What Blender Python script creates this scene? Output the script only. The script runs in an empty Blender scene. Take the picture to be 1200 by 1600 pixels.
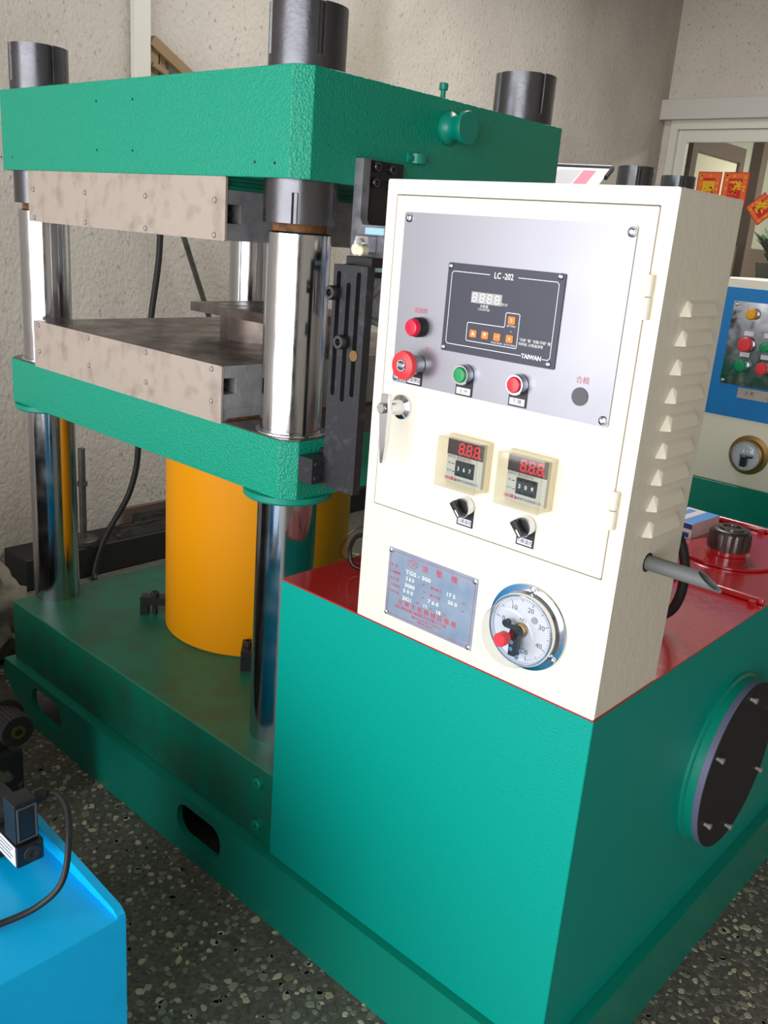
import bpy, bmesh, math, random
import numpy as np
from mathutils import Vector, Matrix

random.seed(7)
PI = math.pi
H = 0.745                      # height of the oil tank top above the floor; z below is counted from the tank top
scene = bpy.context.scene
COL = scene.collection

# ------------------------------------------------------------------ camera
cam_d = bpy.data.cameras.new('camera')
cam = bpy.data.objects.new('camera', cam_d)
COL.objects.link(cam)
cam_d.sensor_fit = 'VERTICAL'
cam_d.sensor_height = 36.0
cam_d.lens = 1394.27 / 1600 * 36.0
cam_d.clip_start = 0.02
RC = ((0.73352212, 0.67544012, 0.07566996), (0.25544027, -0.17079545, -0.95161924), (-0.62983773, 0.71736292, -0.29781684))
right, down, fwd = (Vector(r) for r in RC)
cm = Matrix.Identity(4)
for i in range(3):
    cm[i][0] = right[i]; cm[i][1] = -down[i]; cm[i][2] = -fwd[i]
cm[0][3], cm[1][3], cm[2][3] = 0.48284, -1.01531, 0.61097 + H
cam.matrix_world = cm
scene.camera = cam

# ------------------------------------------------------------------ world, lights, exposure
world = bpy.data.worlds.new('daylight'); scene.world = world
world.use_nodes = True
bg = world.node_tree.nodes['Background']
bg.inputs[0].default_value = (0.86, 0.93, 1.0, 1)
bg.inputs[1].default_value = 1.0

def area(name, loc, rot, sx, sy, power, col):
    l = bpy.data.lights.new(name, 'AREA'); l.shape = 'RECTANGLE'; l.size = sx; l.size_y = sy
    l.energy = power; l.color = col
    o = bpy.data.objects.new(name, l); COL.objects.link(o)
    o.location = loc; o.rotation_euler = rot
    return o
# daylight falling through the open workshop front behind the camera
area('doorway_daylight', (0.05, -3.5, 1.36), (PI/2, 0, 0), 5.1, 2.5, 200, (1.0, 0.985, 0.96))
# added fill light under the ceiling, unseen, brightens the walls around the press
area('ceiling_fill', (-1.3, 2.3, 2.95), (0, 0, 0), 0.3, 2.4, 60, (1.0, 0.98, 0.94))
# added light, unseen, to brighten the office behind the glass
area('office_fill', (-1.2, 6.6, 2.55), (0, 0, 0), 1.2, 0.4, 70, (1.0, 0.95, 0.85))

vs = scene.view_settings
vs.view_transform = 'Standard'; vs.look = 'None'; vs.gamma = 1.0; vs.use_curve_mapping = False
vs.exposure = 0.0

# ------------------------------------------------------------------ materials
MATS = {}
def lin(c):
    return tuple(((v/255)/12.92 if v/255 <= 0.04045 else ((v/255+0.055)/1.055)**2.4) for v in c)
def mat(name, col, rough=0.5, metal=0.0, bump=None, var=None, coat=0.0, emit=0.0, spec=0.5, rvar=None, aniso=0.0):
    """col: sRGB 0-255; bump: (scale, distance[, detail]); var: (scale, sRGB col2, lo, hi)"""
    m = bpy.data.materials.new(name); m.use_nodes = True
    nt = m.node_tree; b = nt.nodes['Principled BSDF']
    c = lin(col) + (1,)
    b.inputs['Base Color'].default_value = c
    b.inputs['Roughness'].default_value = rough
    b.inputs['Metallic'].default_value = metal
    b.inputs['Specular IOR Level'].default_value = spec
    if coat:
        b.inputs['Coat Weight'].default_value = coat; b.inputs['Coat Roughness'].default_value = 0.12
    if aniso: b.inputs['Anisotropic'].default_value = aniso
    if emit:
        b.inputs['Emission Color'].default_value = c; b.inputs['Emission Strength'].default_value = emit
    tc = nt.nodes.new('ShaderNodeTexCoord')
    if var:
        n = nt.nodes.new('ShaderNodeTexNoise'); n.inputs['Scale'].default_value = var[0]; n.inputs['Detail'].default_value = 6
        nt.links.new(tc.outputs['Object'], n.inputs['Vector'])
        r = nt.nodes.new('ShaderNodeValToRGB')
        r.color_ramp.elements[0].position = var[2]; r.color_ramp.elements[0].color = c
        r.color_ramp.elements[1].position = var[3]; r.color_ramp.elements[1].color = lin(var[1]) + (1,)
        nt.links.new(n.outputs['Fac'], r.inputs['Fac']); nt.links.new(r.outputs['Color'], b.inputs['Base Color'])
    if rvar:
        n = nt.nodes.new('ShaderNodeTexNoise'); n.inputs['Scale'].default_value = rvar[0]; n.inputs['Detail'].default_value = 5
        nt.links.new(tc.outputs['Object'], n.inputs['Vector'])
        mr = nt.nodes.new('ShaderNodeMapRange'); mr.inputs['To Min'].default_value = rvar[1]; mr.inputs['To Max'].default_value = rvar[2]
        mr.inputs['From Min'].default_value = 0.3; mr.inputs['From Max'].default_value = 0.7
        nt.links.new(n.outputs['Fac'], mr.inputs['Value']); nt.links.new(mr.outputs['Result'], b.inputs['Roughness'])
    if bump:
        n = nt.nodes.new('ShaderNodeTexNoise'); n.inputs['Scale'].default_value = bump[0]
        n.inputs['Detail'].default_value = bump[2] if len(bump) > 2 else 2
        nt.links.new(tc.outputs['Object'], n.inputs['Vector'])
        bp = nt.nodes.new('ShaderNodeBump'); bp.inputs['Distance'].default_value = bump[1]; bp.inputs['Strength'].default_value = 1.0
        nt.links.new(n.outputs['Fac'], bp.inputs['Height']); nt.links.new(bp.outputs['Normal'], b.inputs['Normal'])
    MATS[name] = m
    return m
def glass(name, tint=(1, 1, 1), rough=0.02, ior=1.45):
    m = bpy.data.materials.new(name); m.use_nodes = True
    nt = m.node_tree; nt.nodes.remove(nt.nodes['Principled BSDF'])
    out = nt.nodes['Material Output']
    t = nt.nodes.new('ShaderNodeBsdfTransparent'); t.inputs[0].default_value = tint + (1,)
    g = nt.nodes.new('ShaderNodeBsdfGlossy'); g.inputs['Roughness'].default_value = rough
    lw_ = nt.nodes.new('ShaderNodeLayerWeight'); lw_.inputs['Blend'].default_value = 0.5
    pw = nt.nodes.new('ShaderNodeMath'); pw.operation = 'POWER'; pw.inputs[1].default_value = 4.0
    f = nt.nodes.new('ShaderNodeMath'); f.operation = 'MULTIPLY_ADD'; f.inputs[1].default_value = 0.5; f.inputs[2].default_value = (ior-1)**2/(ior+1)**2
    nt.links.new(lw_.outputs['Facing'], pw.inputs[0]); nt.links.new(pw.outputs[0], f.inputs[0])
    x = nt.nodes.new('ShaderNodeMixShader')
    nt.links.new(f.outputs[0], x.inputs[0]); nt.links.new(t.outputs[0], x.inputs[1]); nt.links.new(g.outputs[0], x.inputs[2])
    nt.links.new(x.outputs[0], out.inputs[0])
    MATS[name] = m
    return m

mat('green', (0, 152, 124), 0.3, bump=(250, 0.0026), spec=0.45)
mat('green_tank', (0, 156, 142), 0.38, bump=(330, 0.0009), spec=0.28)
mat('green_smooth', (0, 140, 120), 0.34, bump=(340, 0.00025), spec=0.5)
mat('green_dirty', (0, 118, 92), 0.42, bump=(90, 0.0003), var=(14, (38, 92, 72), 0.4, 0.75))
mat('cream', (240, 233, 216), 0.42, bump=(120, 0.0002))
mat('cream_rough', (238, 231, 214), 0.45, bump=(70, 0.0007, 4))
mat('red_paint', (184, 16, 30), 0.2, bump=(45, 0.0006), coat=1.0, spec=0.8)
mat('yellow', (232, 150, 0), 0.42, bump=(200, 0.0001), spec=0.25)
mat('chrome', (190, 190, 196), 0.14, 1.0, rvar=(16, 0.08, 0.22))
mat('chrome_small', (215, 218, 225), 0.14, 1.0)
mat('nut_black', (100, 100, 106), 0.3, 0.95, bump=(160, 0.0002), rvar=(25, 0.24, 0.36))
mat('black_steel', (52, 52, 58), 0.42, 0.3, bump=(150, 0.0003), var=(60, (78, 78, 84), 0.55, 0.8))
mat('grey_edge_steel', (138, 138, 146), 0.45, 0.3, bump=(140, 0.0003), var=(40, (104, 104, 110), 0.4, 0.7))
mat('stainless_guard', (196, 182, 173), 0.38, 0.35, var=(24, (172, 156, 146), 0.5, 0.72), rvar=(15, 0.32, 0.42))
mat('cast_grey', (172, 174, 178), 0.5, 0.25, bump=(70, 0.0012, 4), var=(30, (148, 150, 154), 0.4, 0.7))
mat('cast_smooth', (142, 142, 147), 0.5, 0.25, bump=(120, 0.0004), var=(40, (122, 122, 127), 0.4, 0.7))
mat('worn_steel', (118, 108, 104), 0.32, 0.7, var=(18, (92, 80, 74), 0.4, 0.7), rvar=(12, 0.2, 0.45))
mat('rust', (132, 88, 48), 0.8, var=(60, (80, 52, 30), 0.4, 0.7))
mat('brushed', (150, 150, 160), 0.36, 0.85, rvar=(9, 0.34, 0.39), aniso=0.3)
mat('panel_navy', (54, 56, 74), 0.42)
mat('white_print', (235, 236, 240), 0.5)
mat('red_print', (214, 44, 66), 0.5)
mat('pink_ink', (196, 110, 126), 0.6)
mat('dark_print', (60, 62, 70), 0.5)
mat('orange_key', (244, 132, 44), 0.5)
mat('lcd_grey', (168, 168, 172), 0.4)
mat('seg_white', (232, 233, 236), 0.4)
mat('plastic_black', (28, 28, 32), 0.4)
mat('plastic_grey', (84, 84, 90), 0.5)
mat('red_cap', (206, 14, 40), 0.25, coat=0.4)
mat('red_lamp', (225, 10, 60), 0.15, coat=0.6, emit=0.15)
mat('red_soft', (230, 56, 66), 0.35)
mat('green_cap', (0, 146, 84), 0.25, coat=0.4)
mat('yellow_cap', (240, 168, 10), 0.3)
mat('label_white', (226, 224, 236), 0.5)
mat('plate_blue', (150, 168, 190), 0.38, 0.25, var=(30, (134, 152, 178), 0.4, 0.7))
mat('ctrl_face', (196, 200, 204), 0.45)
mat('ctrl_case', (236, 224, 196), 0.4)
mat('led_window', (46, 36, 52), 0.2)
mat('led_red', (226, 30, 44), 0.4, emit=0.5)
mat('dial_white', (226, 230, 240), 0.4)
mat('steel_bright', (168, 162, 162), 0.5, 0.4)
mat('brass', (150, 120, 74), 0.35, 0.8)
mat('rubber', (26, 26, 28), 0.55)
mat('hose_grey', (104, 106, 108), 0.6, bump=(90, 0.0006))
mat('cap_dark', (92, 84, 82), 0.3, 0.8, rvar=(40, 0.2, 0.4))
mat('gasket', (118, 118, 150), 0.5, 0.2)
mat('black_cover', (36, 34, 38), 0.6, bump=(200, 0.0002))
mat('blue_paint', (0, 188, 252), 0.36, bump=(140, 0.0001), var=(8, (0, 176, 244), 0.45, 0.7))
mat('blue_panel', (0, 124, 200), 0.4)
mat('pale_blue', (160, 204, 222), 0.45)
mat('carton_white', (226, 214, 220), 0.6)
mat('carton_blue', (70, 146, 220), 0.5)
mat('carton_navy', (20, 60, 130), 0.5)
mat('plaster', (196, 188, 180), 0.9, bump=(34, 0.008, 7), var=(3.5, (214, 208, 200), 0.35, 0.7))
mat('plaster_back', (214, 206, 196), 0.9, bump=(26, 0.006, 7), var=(2.2, (186, 178, 166), 0.45, 0.75))
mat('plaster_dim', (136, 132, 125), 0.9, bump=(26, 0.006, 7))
mat('lintel_grey', (206, 203, 199), 0.8, bump=(20, 0.003, 5))
mat('aluminium', (226, 224, 214), 0.45, 0.1)
mat('pvc', (214, 210, 202), 0.5)
mat('wood_dark', (96, 78, 70), 0.6, bump=(30, 0.001))
mat('wood_raw', (140, 116, 84), 0.7, bump=(40, 0.001))
mat('office_wall', (170, 172, 156), 0.8)
mat('office_bright', (232, 226, 204), 0.8)
mat('office_floor', (126, 108, 92), 0.5)
mat('festive_red', (216, 22, 30), 0.5)
mat('festive_gold', (240, 190, 20), 0.5)
mat('festive_orange', (238, 110, 50), 0.5)
mat('leaf', (46, 76, 50), 0.5)
mat('pot', (70, 80, 84), 0.5)
mat('soot', (24, 24, 25), 0.7, bump=(50, 0.001))
mat('dusty_black', (40, 38, 38), 0.75, bump=(60, 0.0012, 5), var=(25, (92, 88, 78), 0.6, 0.75))
mat('peeled', (36, 36, 38), 0.7, bump=(40, 0.001, 4), var=(12, (110, 106, 86), 0.57, 0.6))
mat('steel_bar', (96, 94, 92), 0.5, 0.5, var=(20, (70, 66, 62), 0.4, 0.7))
mat('bag', (150, 142, 128), 0.6, bump=(18, 0.01, 4), var=(10, (96, 92, 80), 0.45, 0.65))
mat('paper', (222, 220, 226), 0.6)
mat('concrete_ground', (70, 68, 62), 0.8)
glass('clear', (0.95, 0.94, 0.9), 0.04, 1.5)
glass('dome_clear', (0.9, 0.91, 0.93), 0.04, 1.6)
glass('window_pane', (0.86, 0.88, 0.86), 0.0, 1.5)
glass('hose_smoky', (0.45, 0.45, 0.46), 0.15, 1.4)
glass('hose_clear', (0.8, 0.8, 0.8), 0.1, 1.4)
# mirror-like panel of the second console
mat('mirror_panel', (150, 152, 158), 0.12, 1.0, rvar=(30, 0.06, 0.3))

def plaster(name, base, light, dark, grime):
    m = bpy.data.materials.new(name); m.use_nodes = True
    nt = m.node_tree; b = nt.nodes['Principled BSDF']; b.inputs['Roughness'].default_value = 0.92
    tc = nt.nodes.new('ShaderNodeTexCoord')
    def noise(sc, det=6, stretch=None):
        n = nt.nodes.new('ShaderNodeTexNoise'); n.inputs['Scale'].default_value = sc; n.inputs['Detail'].default_value = det
        if stretch:
            mp = nt.nodes.new('ShaderNodeMapping'); mp.inputs['Scale'].default_value = stretch
            nt.links.new(tc.outputs['Object'], mp.inputs['Vector']); nt.links.new(mp.outputs['Vector'], n.inputs['Vector'])
        else: nt.links.new(tc.outputs['Object'], n.inputs['Vector'])
        return n.outputs['Fac']
    def ramp(f, lo, hi):
        r = nt.nodes.new('ShaderNodeMapRange'); r.inputs['From Min'].default_value = lo; r.inputs['From Max'].default_value = hi
        nt.links.new(f, r.inputs['Value']); return r.outputs['Result']
    def mix(f, a, c):
        x = nt.nodes.new('ShaderNodeMix'); x.data_type = 'RGBA'; nt.links.new(f, x.inputs[0])
        if isinstance(a, tuple): x.inputs[6].default_value = lin(a) + (1,)
        else: nt.links.new(a, x.inputs[6])
        x.inputs[7].default_value = lin(c) + (1,); return x.outputs[2]
    col = mix(ramp(noise(2.3), 0.35, 0.7), base, light)
    col = mix(ramp(noise(1.1, 8, (1, 1, 0.35)), 0.56, 0.72), col, grime)
    col = mix(ramp(noise(70, 5, (1, 1, 0.6)), 0.6, 0.74), col, dark)
    nt.links.new(col, b.inputs['Base Color'])
    h1 = noise(75, 9, (1, 1, 0.7)); h2 = noise(7, 6)
    ad = nt.nodes.new('ShaderNodeMath'); ad.operation = 'MULTIPLY_ADD'; ad.inputs[1].default_value = 0.7
    nt.links.new(h2, ad.inputs[0]); nt.links.new(h1, ad.inputs[2])
    bp = nt.nodes.new('ShaderNodeBump'); bp.inputs['Distance'].default_value = 0.006
    nt.links.new(ad.outputs[0], bp.inputs['Height']); nt.links.new(bp.outputs['Normal'], b.inputs['Normal'])
    MATS[name] = m
plaster('plaster', (190, 181, 172), (204, 196, 187), (152, 144, 134), (166, 157, 145))
plaster('plaster_back', (212, 203, 191), (220, 212, 202), (168, 159, 147), (180, 170, 154))

# terrazzo bed
def terrazzo():
    m = bpy.data.materials.new('terrazzo'); m.use_nodes = True
    nt = m.node_tree; b = nt.nodes['Principled BSDF']
    tc = nt.nodes.new('ShaderNodeTexCoord')
    v = nt.nodes.new('ShaderNodeTexVoronoi'); v.inputs['Scale'].default_value = 130
    nt.links.new(tc.outputs['Object'], v.inputs['Vector'])
    r = nt.nodes.new('ShaderNodeValToRGB')
    r.color_ramp.elements[0].position = 0.0; r.color_ramp.elements[0].color = lin((78, 75, 69)) + (1,)
    r.color_ramp.elements[1].position = 1.0; r.color_ramp.elements[1].color = lin((120, 115, 104)) + (1,)
    nt.links.new(v.outputs['Color'], r.inputs['Fac'])
    nt.links.new(r.outputs['Color'], b.inputs['Base Color'])
    b.inputs['Roughness'].default_value = 0.55
    MATS['terrazzo'] = m
    m = bpy.data.materials.new('stone_chip'); m.use_nodes = True
    nt = m.node_tree; b = nt.nodes['Principled BSDF']
    g = nt.nodes.new('ShaderNodeNewGeometry')
    r = nt.nodes.new('ShaderNodeValToRGB'); e = r.color_ramp.elements
    e[0].position = 0.0; e[0].color = lin((92, 89, 83)) + (1,)
    e[1].position = 1.0; e[1].color = lin((212, 202, 170)) + (1,)
    for p, c in ((0.35, (116, 111, 103)), (0.55, (148, 141, 127)), (0.7, (138, 142, 128)), (0.85, (186, 176, 150))):
        k = e.new(p); k.color = lin(c) + (1,)
    nt.links.new(g.outputs['Random Per Island'], r.inputs['Fac'])
    nt.links.new(r.outputs['Color'], b.inputs['Base Color'])
    b.inputs['Roughness'].default_value = 0.45
    MATS['stone_chip'] = m
terrazzo()

# ------------------------------------------------------------------ mesh helpers
def BM(): return bmesh.new()
def box(bm, x0, x1, y0, y1, z0, z1, bev=0.0, seg=2):
    r = bmesh.ops.create_cube(bm, size=1.0)
    vsx = r['verts']
    for v in vsx:
        v.co = Vector(((x0+x1)/2 + v.co.x*(x1-x0), (y0+y1)/2 + v.co.y*(y1-y0), (z0+z1)/2 + v.co.z*(z1-z0)))
    if bev:
        es = list({e for v in vsx for e in v.link_edges})
        bmesh.ops.bevel(bm, geom=es, offset=bev, segments=seg, profile=0.5, affect='EDGES')
    return bm
def frame_of(d):
    d = Vector(d).normalized()
    a = Vector((0, 0, 1)) if abs(d.z) < 0.9 else Vector((1, 0, 0))
    u = d.cross(a).normalized(); w = d.cross(u).normalized()
    return d, u, w
def lathe(bm, prof, org, axis, seg=32):
    """prof: list of (radius, distance along axis)"""
    d, u, w = frame_of(axis); org = Vector(org)
    rings = []
    for r, h in prof:
        c = org + d*h
        if r < 1e-6: rings.append([bm.verts.new(c)])
        else: rings.append([bm.verts.new(c + (u*math.cos(2*PI*i/seg) + w*math.sin(2*PI*i/seg))*r) for i in range(seg)])
    for a, b in zip(rings, rings[1:]):
        for i in range(seg):
            j = (i+1) % seg
            if len(a) == 1 and len(b) == 1: continue
            if len(a) == 1: bm.faces.new((a[0], b[i], b[j]))
            elif len(b) == 1: bm.faces.new((a[i], a[j], b[0]))
            else: bm.faces.new((a[i], a[j], b[j], b[i]))
    return bm
def cyl(bm, p0, p1, r, r1=None, seg=24, bev=0.0):
    p0 = Vector(p0); p1 = Vector(p1); L = (p1-p0).length; r1 = r if r1 is None else r1
    if bev: prof = [(0, 0), (r-bev, 0), (r, bev), (r1, L-bev), (r1-bev, L), (0, L)]
    else: prof = [(0, 0), (r, 0), (r1, L), (0, L)]
    return lathe(bm, prof, p0, p1-p0, seg)
def m3(axis, p, a):
    return Vector((a, p[0], p[1])) if axis == 'x' else Vector((p[0], a, p[1])) if axis == 'y' else Vector((p[0], p[1], a))
def prism(bm, pts, axis, a0, a1):
    lo = [bm.verts.new(m3(axis, p, a0)) for p in pts]; hi = [bm.verts.new(m3(axis, p, a1)) for p in pts]
    bm.faces.new(lo); bm.faces.new(hi)
    n = len(pts)
    for i in range(n): bm.faces.new((lo[i], lo[(i+1) % n], hi[(i+1) % n], hi[i]))
    return bm
def plate(bm, outer, holes, axis, a0, a1):
    es = []
    for loop in [outer] + holes:
        vv = [bm.verts.new(m3(axis, p, a0)) for p in loop]
        es += [bm.edges.new((vv[i], vv[(i+1) % len(vv)])) for i in range(len(vv))]
    r = bmesh.ops.triangle_fill(bm, use_beauty=True, edges=es)
    fs = [f for f in r['geom'] if isinstance(f, bmesh.types.BMFace)]
    e = bmesh.ops.extrude_face_region(bm, geom=fs)
    dv = m3(axis, (0, 0), a1-a0)
    for v in e['geom']:
        if isinstance(v, bmesh.types.BMVert): v.co += dv
    return bm
def rrect(x0, x1, y0, y1, r, n=6):
    out = []
    for cx, cy, a in ((x1-r, y1-r, 0), (x0+r, y1-r, PI/2), (x0+r, y0+r, PI), (x1-r, y0+r, 1.5*PI)):
        for i in range(n+1):
            t = a + i*PI/2/n; out.append((cx + r*math.cos(t), cy + r*math.sin(t)))
    return out
def circ(cx, cy, r, n=32, a0=0): return [(cx + r*math.cos(a0 + 2*PI*i/n), cy + r*math.sin(a0 + 2*PI*i/n)) for i in range(n)]
def chamf(x0, x1, y0, y1, c):
    return [(x0+c, y0), (x1-c, y0), (x1, y0+c), (x1, y1-c), (x1-c, y1), (x0+c, y1), (x0, y1-c), (x0, y0+c)]
def smooth_path(pts, n=8):
    P = [Vector(p) for p in pts]; P = [2*P[0]-P[1]] + P + [2*P[-1]-P[-2]]; out = []
    for i in range(1, len(P)-2):
        a, b, c, d = P[i-1], P[i], P[i+1], P[i+2]
        for k in range(n):
            t = k/n
            out.append(0.5*((2*b) + (c-a)*t + (2*a-5*b+4*c-d)*t*t + (3*b-a-3*c+d)*t**3))
    out.append(P[-2]); return out
def tube(bm, pts, r, seg=10, n=8):
    pts = smooth_path(pts, n) if n > 1 else [Vector(p) for p in pts]
    rings = []; u = None
    for i, p in enumerate(pts):
        d = (pts[min(i+1, len(pts)-1)] - pts[max(i-1, 0)]).normalized()
        if u is None: _, u, w = frame_of(d)
        u = (u - d*u.dot(d)).normalized(); w = d.cross(u)
        rings.append([bm.verts.new(p + (u*math.cos(2*PI*k/seg) + w*math.sin(2*PI*k/seg))*r) for k in range(seg)])
    for a, b in zip(rings, rings[1:]):
        for k in range(seg): bm.faces.new((a[k], a[(k+1) % seg], b[(k+1) % seg], b[k]))
    bm.faces.new(rings[0]); bm.faces.new(rings[-1])
    return bm
def hull(bm, pts):
    vv = [bm.verts.new(p) for p in pts]
    bmesh.ops.convex_hull(bm, input=vv)
    return bm

WO = {}
def fin(name, bm, origin, mats, angle=35):
    bmesh.ops.recalc_face_normals(bm, faces=bm.faces[:])
    me = bpy.data.meshes.new(name)
    for v in bm.verts: v.co -= origin
    bm.to_mesh(me); bm.free()
    me.shade_smooth(); me.set_sharp_from_angle(angle=math.radians(angle))
    for k in (mats if isinstance(mats, (list, tuple)) else [mats]): me.materials.append(MATS[k])
    return me
def obj(name, bm, m, parent=None, label=None, cat=None, group=None, kind=None, angle=35):
    """one mesh object; coordinates in bm are tank-top based, origin goes to the bottom centre"""
    if isinstance(bm, bpy.types.Mesh):
        me = bm; org = Vector((0, 0, 0))
    else:
        bm.verts.ensure_lookup_table()
        xs = [v.co.x for v in bm.verts]; ys = [v.co.y for v in bm.verts]; zs = [v.co.z for v in bm.verts]
        org = Vector(((min(xs)+max(xs))/2, (min(ys)+max(ys))/2, min(zs)))
        me = fin(name, bm, org, m, angle)
    o = bpy.data.objects.new(name, me); COL.objects.link(o)
    w = org + Vector((0, 0, H))
    place(o, w, parent)
    tag(o, label, cat, group, kind)
    wn = o.modifiers.new('weighted_normals', 'WEIGHTED_NORMAL'); wn.keep_sharp = True
    return o
def place(o, w, parent):
    WO[o.name] = w
    if parent is not None:
        o.parent = parent; o.location = w - WO[parent.name]
    else: o.location = w
def tag(o, label=None, cat=None, group=None, kind=None):
    if label: o['label'] = label
    if cat: o['category'] = cat
    if group: o['group'] = group
    if kind: o['kind'] = kind
def thing(name, loc, label, cat, group=None):
    o = bpy.data.objects.new(name, None); COL.objects.link(o)
    o.empty_display_size = 0.1
    place(o, Vector(loc) + Vector((0, 0, H)), None); tag(o, label, cat, group)
    return o
def inst(name, me, loc, parent, rot=None, label=None):
    o = bpy.data.objects.new(name, me); COL.objects.link(o)
    place(o, Vector(loc) + Vector((0, 0, H)), parent)
    if rot: o.rotation_euler = rot
    if label: o['label'] = label
    return o
def shared(name, bm, m, angle=35): return fin(name, bm, Vector((0, 0, 0)), m, angle)

def text_bm(bm, s, size, x, z, y, align='CENTER', bold=0.0, xs=1.0, face='y', rot=0.0):
    c = bpy.data.curves.new('t', 'FONT'); c.body = s; c.size = size; c.align_x = align; c.align_y = 'CENTER'
    c.offset = bold; c.resolution_u = 2
    o = bpy.data.objects.new('t', c); COL.objects.link(o)
    dg = bpy.context.evaluated_depsgraph_get()
    me = bpy.data.meshes.new_from_object(o.evaluated_get(dg))
    T = Matrix.Translation((x, y, z)) @ Matrix.Rotation(PI/2, 4, 'X') @ Matrix.Rotation(rot, 4, 'Z') @ Matrix.Diagonal((xs, 1, 1, 1))
    me.transform(T); bm.from_mesh(me)
    bpy.data.objects.remove(o); bpy.data.curves.remove(c); bpy.data.meshes.remove(me)
def letters(parent, items, m, y, name='lettering', **kw):
    for it in items:
        s, x, z, size = it[:4]; k = dict(kw)
        if len(it) > 4: k.update(it[4])
        bm = BM(); text_bm(bm, s, size, x, z, y, **k)
        o = flat(parent, bm, m, y, name)
    return o
def flat(parent, bm, m, y, name):
    """flat print facing the front; normals kept"""
    org = Vector((sum(v.co.x for v in bm.verts)/len(bm.verts), y, min(v.co.z for v in bm.verts)))
    me = bpy.data.meshes.new(name)
    for v in bm.verts: v.co -= org
    bm.to_mesh(me); bm.free(); me.materials.append(MATS[m])
    o = bpy.data.objects.new(name, me); COL.objects.link(o); place(o, org + Vector((0, 0, H)), parent)
    return o
def strip(bm, pts, w, y, closed=False):
    """flat line of width w along (x,z) points on the plane y"""
    P = [Vector((p[0], p[1])) for p in pts]; n = len(P); L = []; Rr = []
    for i in range(n):
        a = P[(i-1) % n] if closed or i > 0 else P[i]; b = P[(i+1) % n] if closed or i < n-1 else P[i]
        d1 = (P[i]-a); d2 = (b-P[i])
        d1 = d1.normalized() if d1.length > 0 else d2.normalized(); d2 = d2.normalized() if d2.length > 0 else d1
        t = (d1+d2).normalized(); nn = Vector((-t.y, t.x)); k = w/2/max(0.5, nn.dot(Vector((-d1.y, d1.x))))
        L.append(bm.verts.new((P[i].x+nn.x*k, y, P[i].y+nn.y*k))); Rr.append(bm.verts.new((P[i].x-nn.x*k, y, P[i].y-nn.y*k)))
    for i in range(n if closed else n-1):
        j = (i+1) % n; bm.faces.new((L[i], L[j], Rr[j], Rr[i]))
    return bm
SEGS = {'a': ((0.12, 1), (0.88, 1)), 'd': ((0.12, 0), (0.88, 0)), 'g': ((0.12, 0.5), (0.88, 0.5)),
        'f': ((0.05, 0.94), (0.05, 0.56)), 'e': ((0.05, 0.44), (0.05, 0.06)), 'b': ((0.95, 0.94), (0.95, 0.56)), 'c': ((0.95, 0.44), (0.95, 0.06))}
def seven(bm, x, z, w, h, y, lw, dot=True, slant=0.12):
    for (a, b) in SEGS.values():
        strip(bm, [(x + a[0]*w + slant*a[1]*w, z + a[1]*h), (x + b[0]*w + slant*b[1]*w, z + b[1]*h)], lw, y)
    if dot:
        strip(bm, [(x + 1.15*w, z), (x + 1.15*w + lw, z)], lw, y)

# shared fasteners (axis along -Y, base at the origin)
def pan_head(r, h, m, name='screw'):
    bm = BM(); lathe(bm, [(0, 0), (r, 0), (r, h*0.35), (r*0.8, h*0.8), (r*0.45, h), (r*0.35, h*0.75), (0, h*0.7)], (0, 0, 0), (0, -1, 0), 16)
    return shared(name, bm, m)
def cap_screw(r, h, m, axis=(0, -1, 0), name='bolt'):
    bm = BM(); lathe(bm, [(0, 0), (r, 0), (r, h*0.9), (r*0.9, h), (r*0.5, h), (r*0.5, h*0.5), (0, h*0.5)], (0, 0, 0), axis, 20)
    return shared(name, bm, m)

# ================================================================== THE ROOM
F0 = -H
bm = BM(); box(bm, -2.75, 4.3, -6.0, 8.2, F0-0.12, F0)
floor = obj('floor', bm, 'terrazzo', label='dark terrazzo floor with pale stone chips', kind='structure')
bm = BM(); box(bm, -2.8, -2.65, -3.6, 5.15, F0, 2.55)
obj('wall_left', bm, 'plaster', label='rough grey plaster wall behind the press', kind='structure')
bm = BM(); plate(bm, [(-2.8, F0), (4.3, F0), (4.3, 2.55), (-2.8, 2.55)], [[(-2.585, -0.35), (0.9, -0.35), (0.9, 1.49), (-2.585, 1.49)]], 'y', 5.15, 5.3)
obj('wall_back', bm, 'plaster_back', label='pale plaster wall above the office window', kind='structure')
bm = BM(); box(bm, 4.15, 4.3, -3.6, 5.15, F0, 2.55)
obj('wall_right', bm, 'plaster_back', label='plaster wall on the far right side', kind='structure')
bm = BM(); plate(bm, [(-2.8, F0), (4.3, F0), (4.3, 2.55), (-2.8, 2.55)], [[(-2.5, F0+0.02), (2.6, F0+0.02), (2.6, 1.9), (-2.5, 1.9)]], 'y', -3.75, -3.6)
obj('wall_front', bm, 'plaster_dim', label='workshop front wall with a wide open doorway', kind='structure')
bm = BM(); box(bm, -2.8, 4.3, -3.75, 8.2, 2.55, 2.7)
obj('ceiling', bm, 'plaster_dim', label='plain workshop ceiling', kind='structure')
bm = BM(); box(bm, -2.65, 1.0, 5.06, 5.15, 1.485, 1.61, 0.004)
obj('trim_1', bm, 'lintel_grey', label='grey painted lintel beam over the office window', kind='structure')

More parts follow.
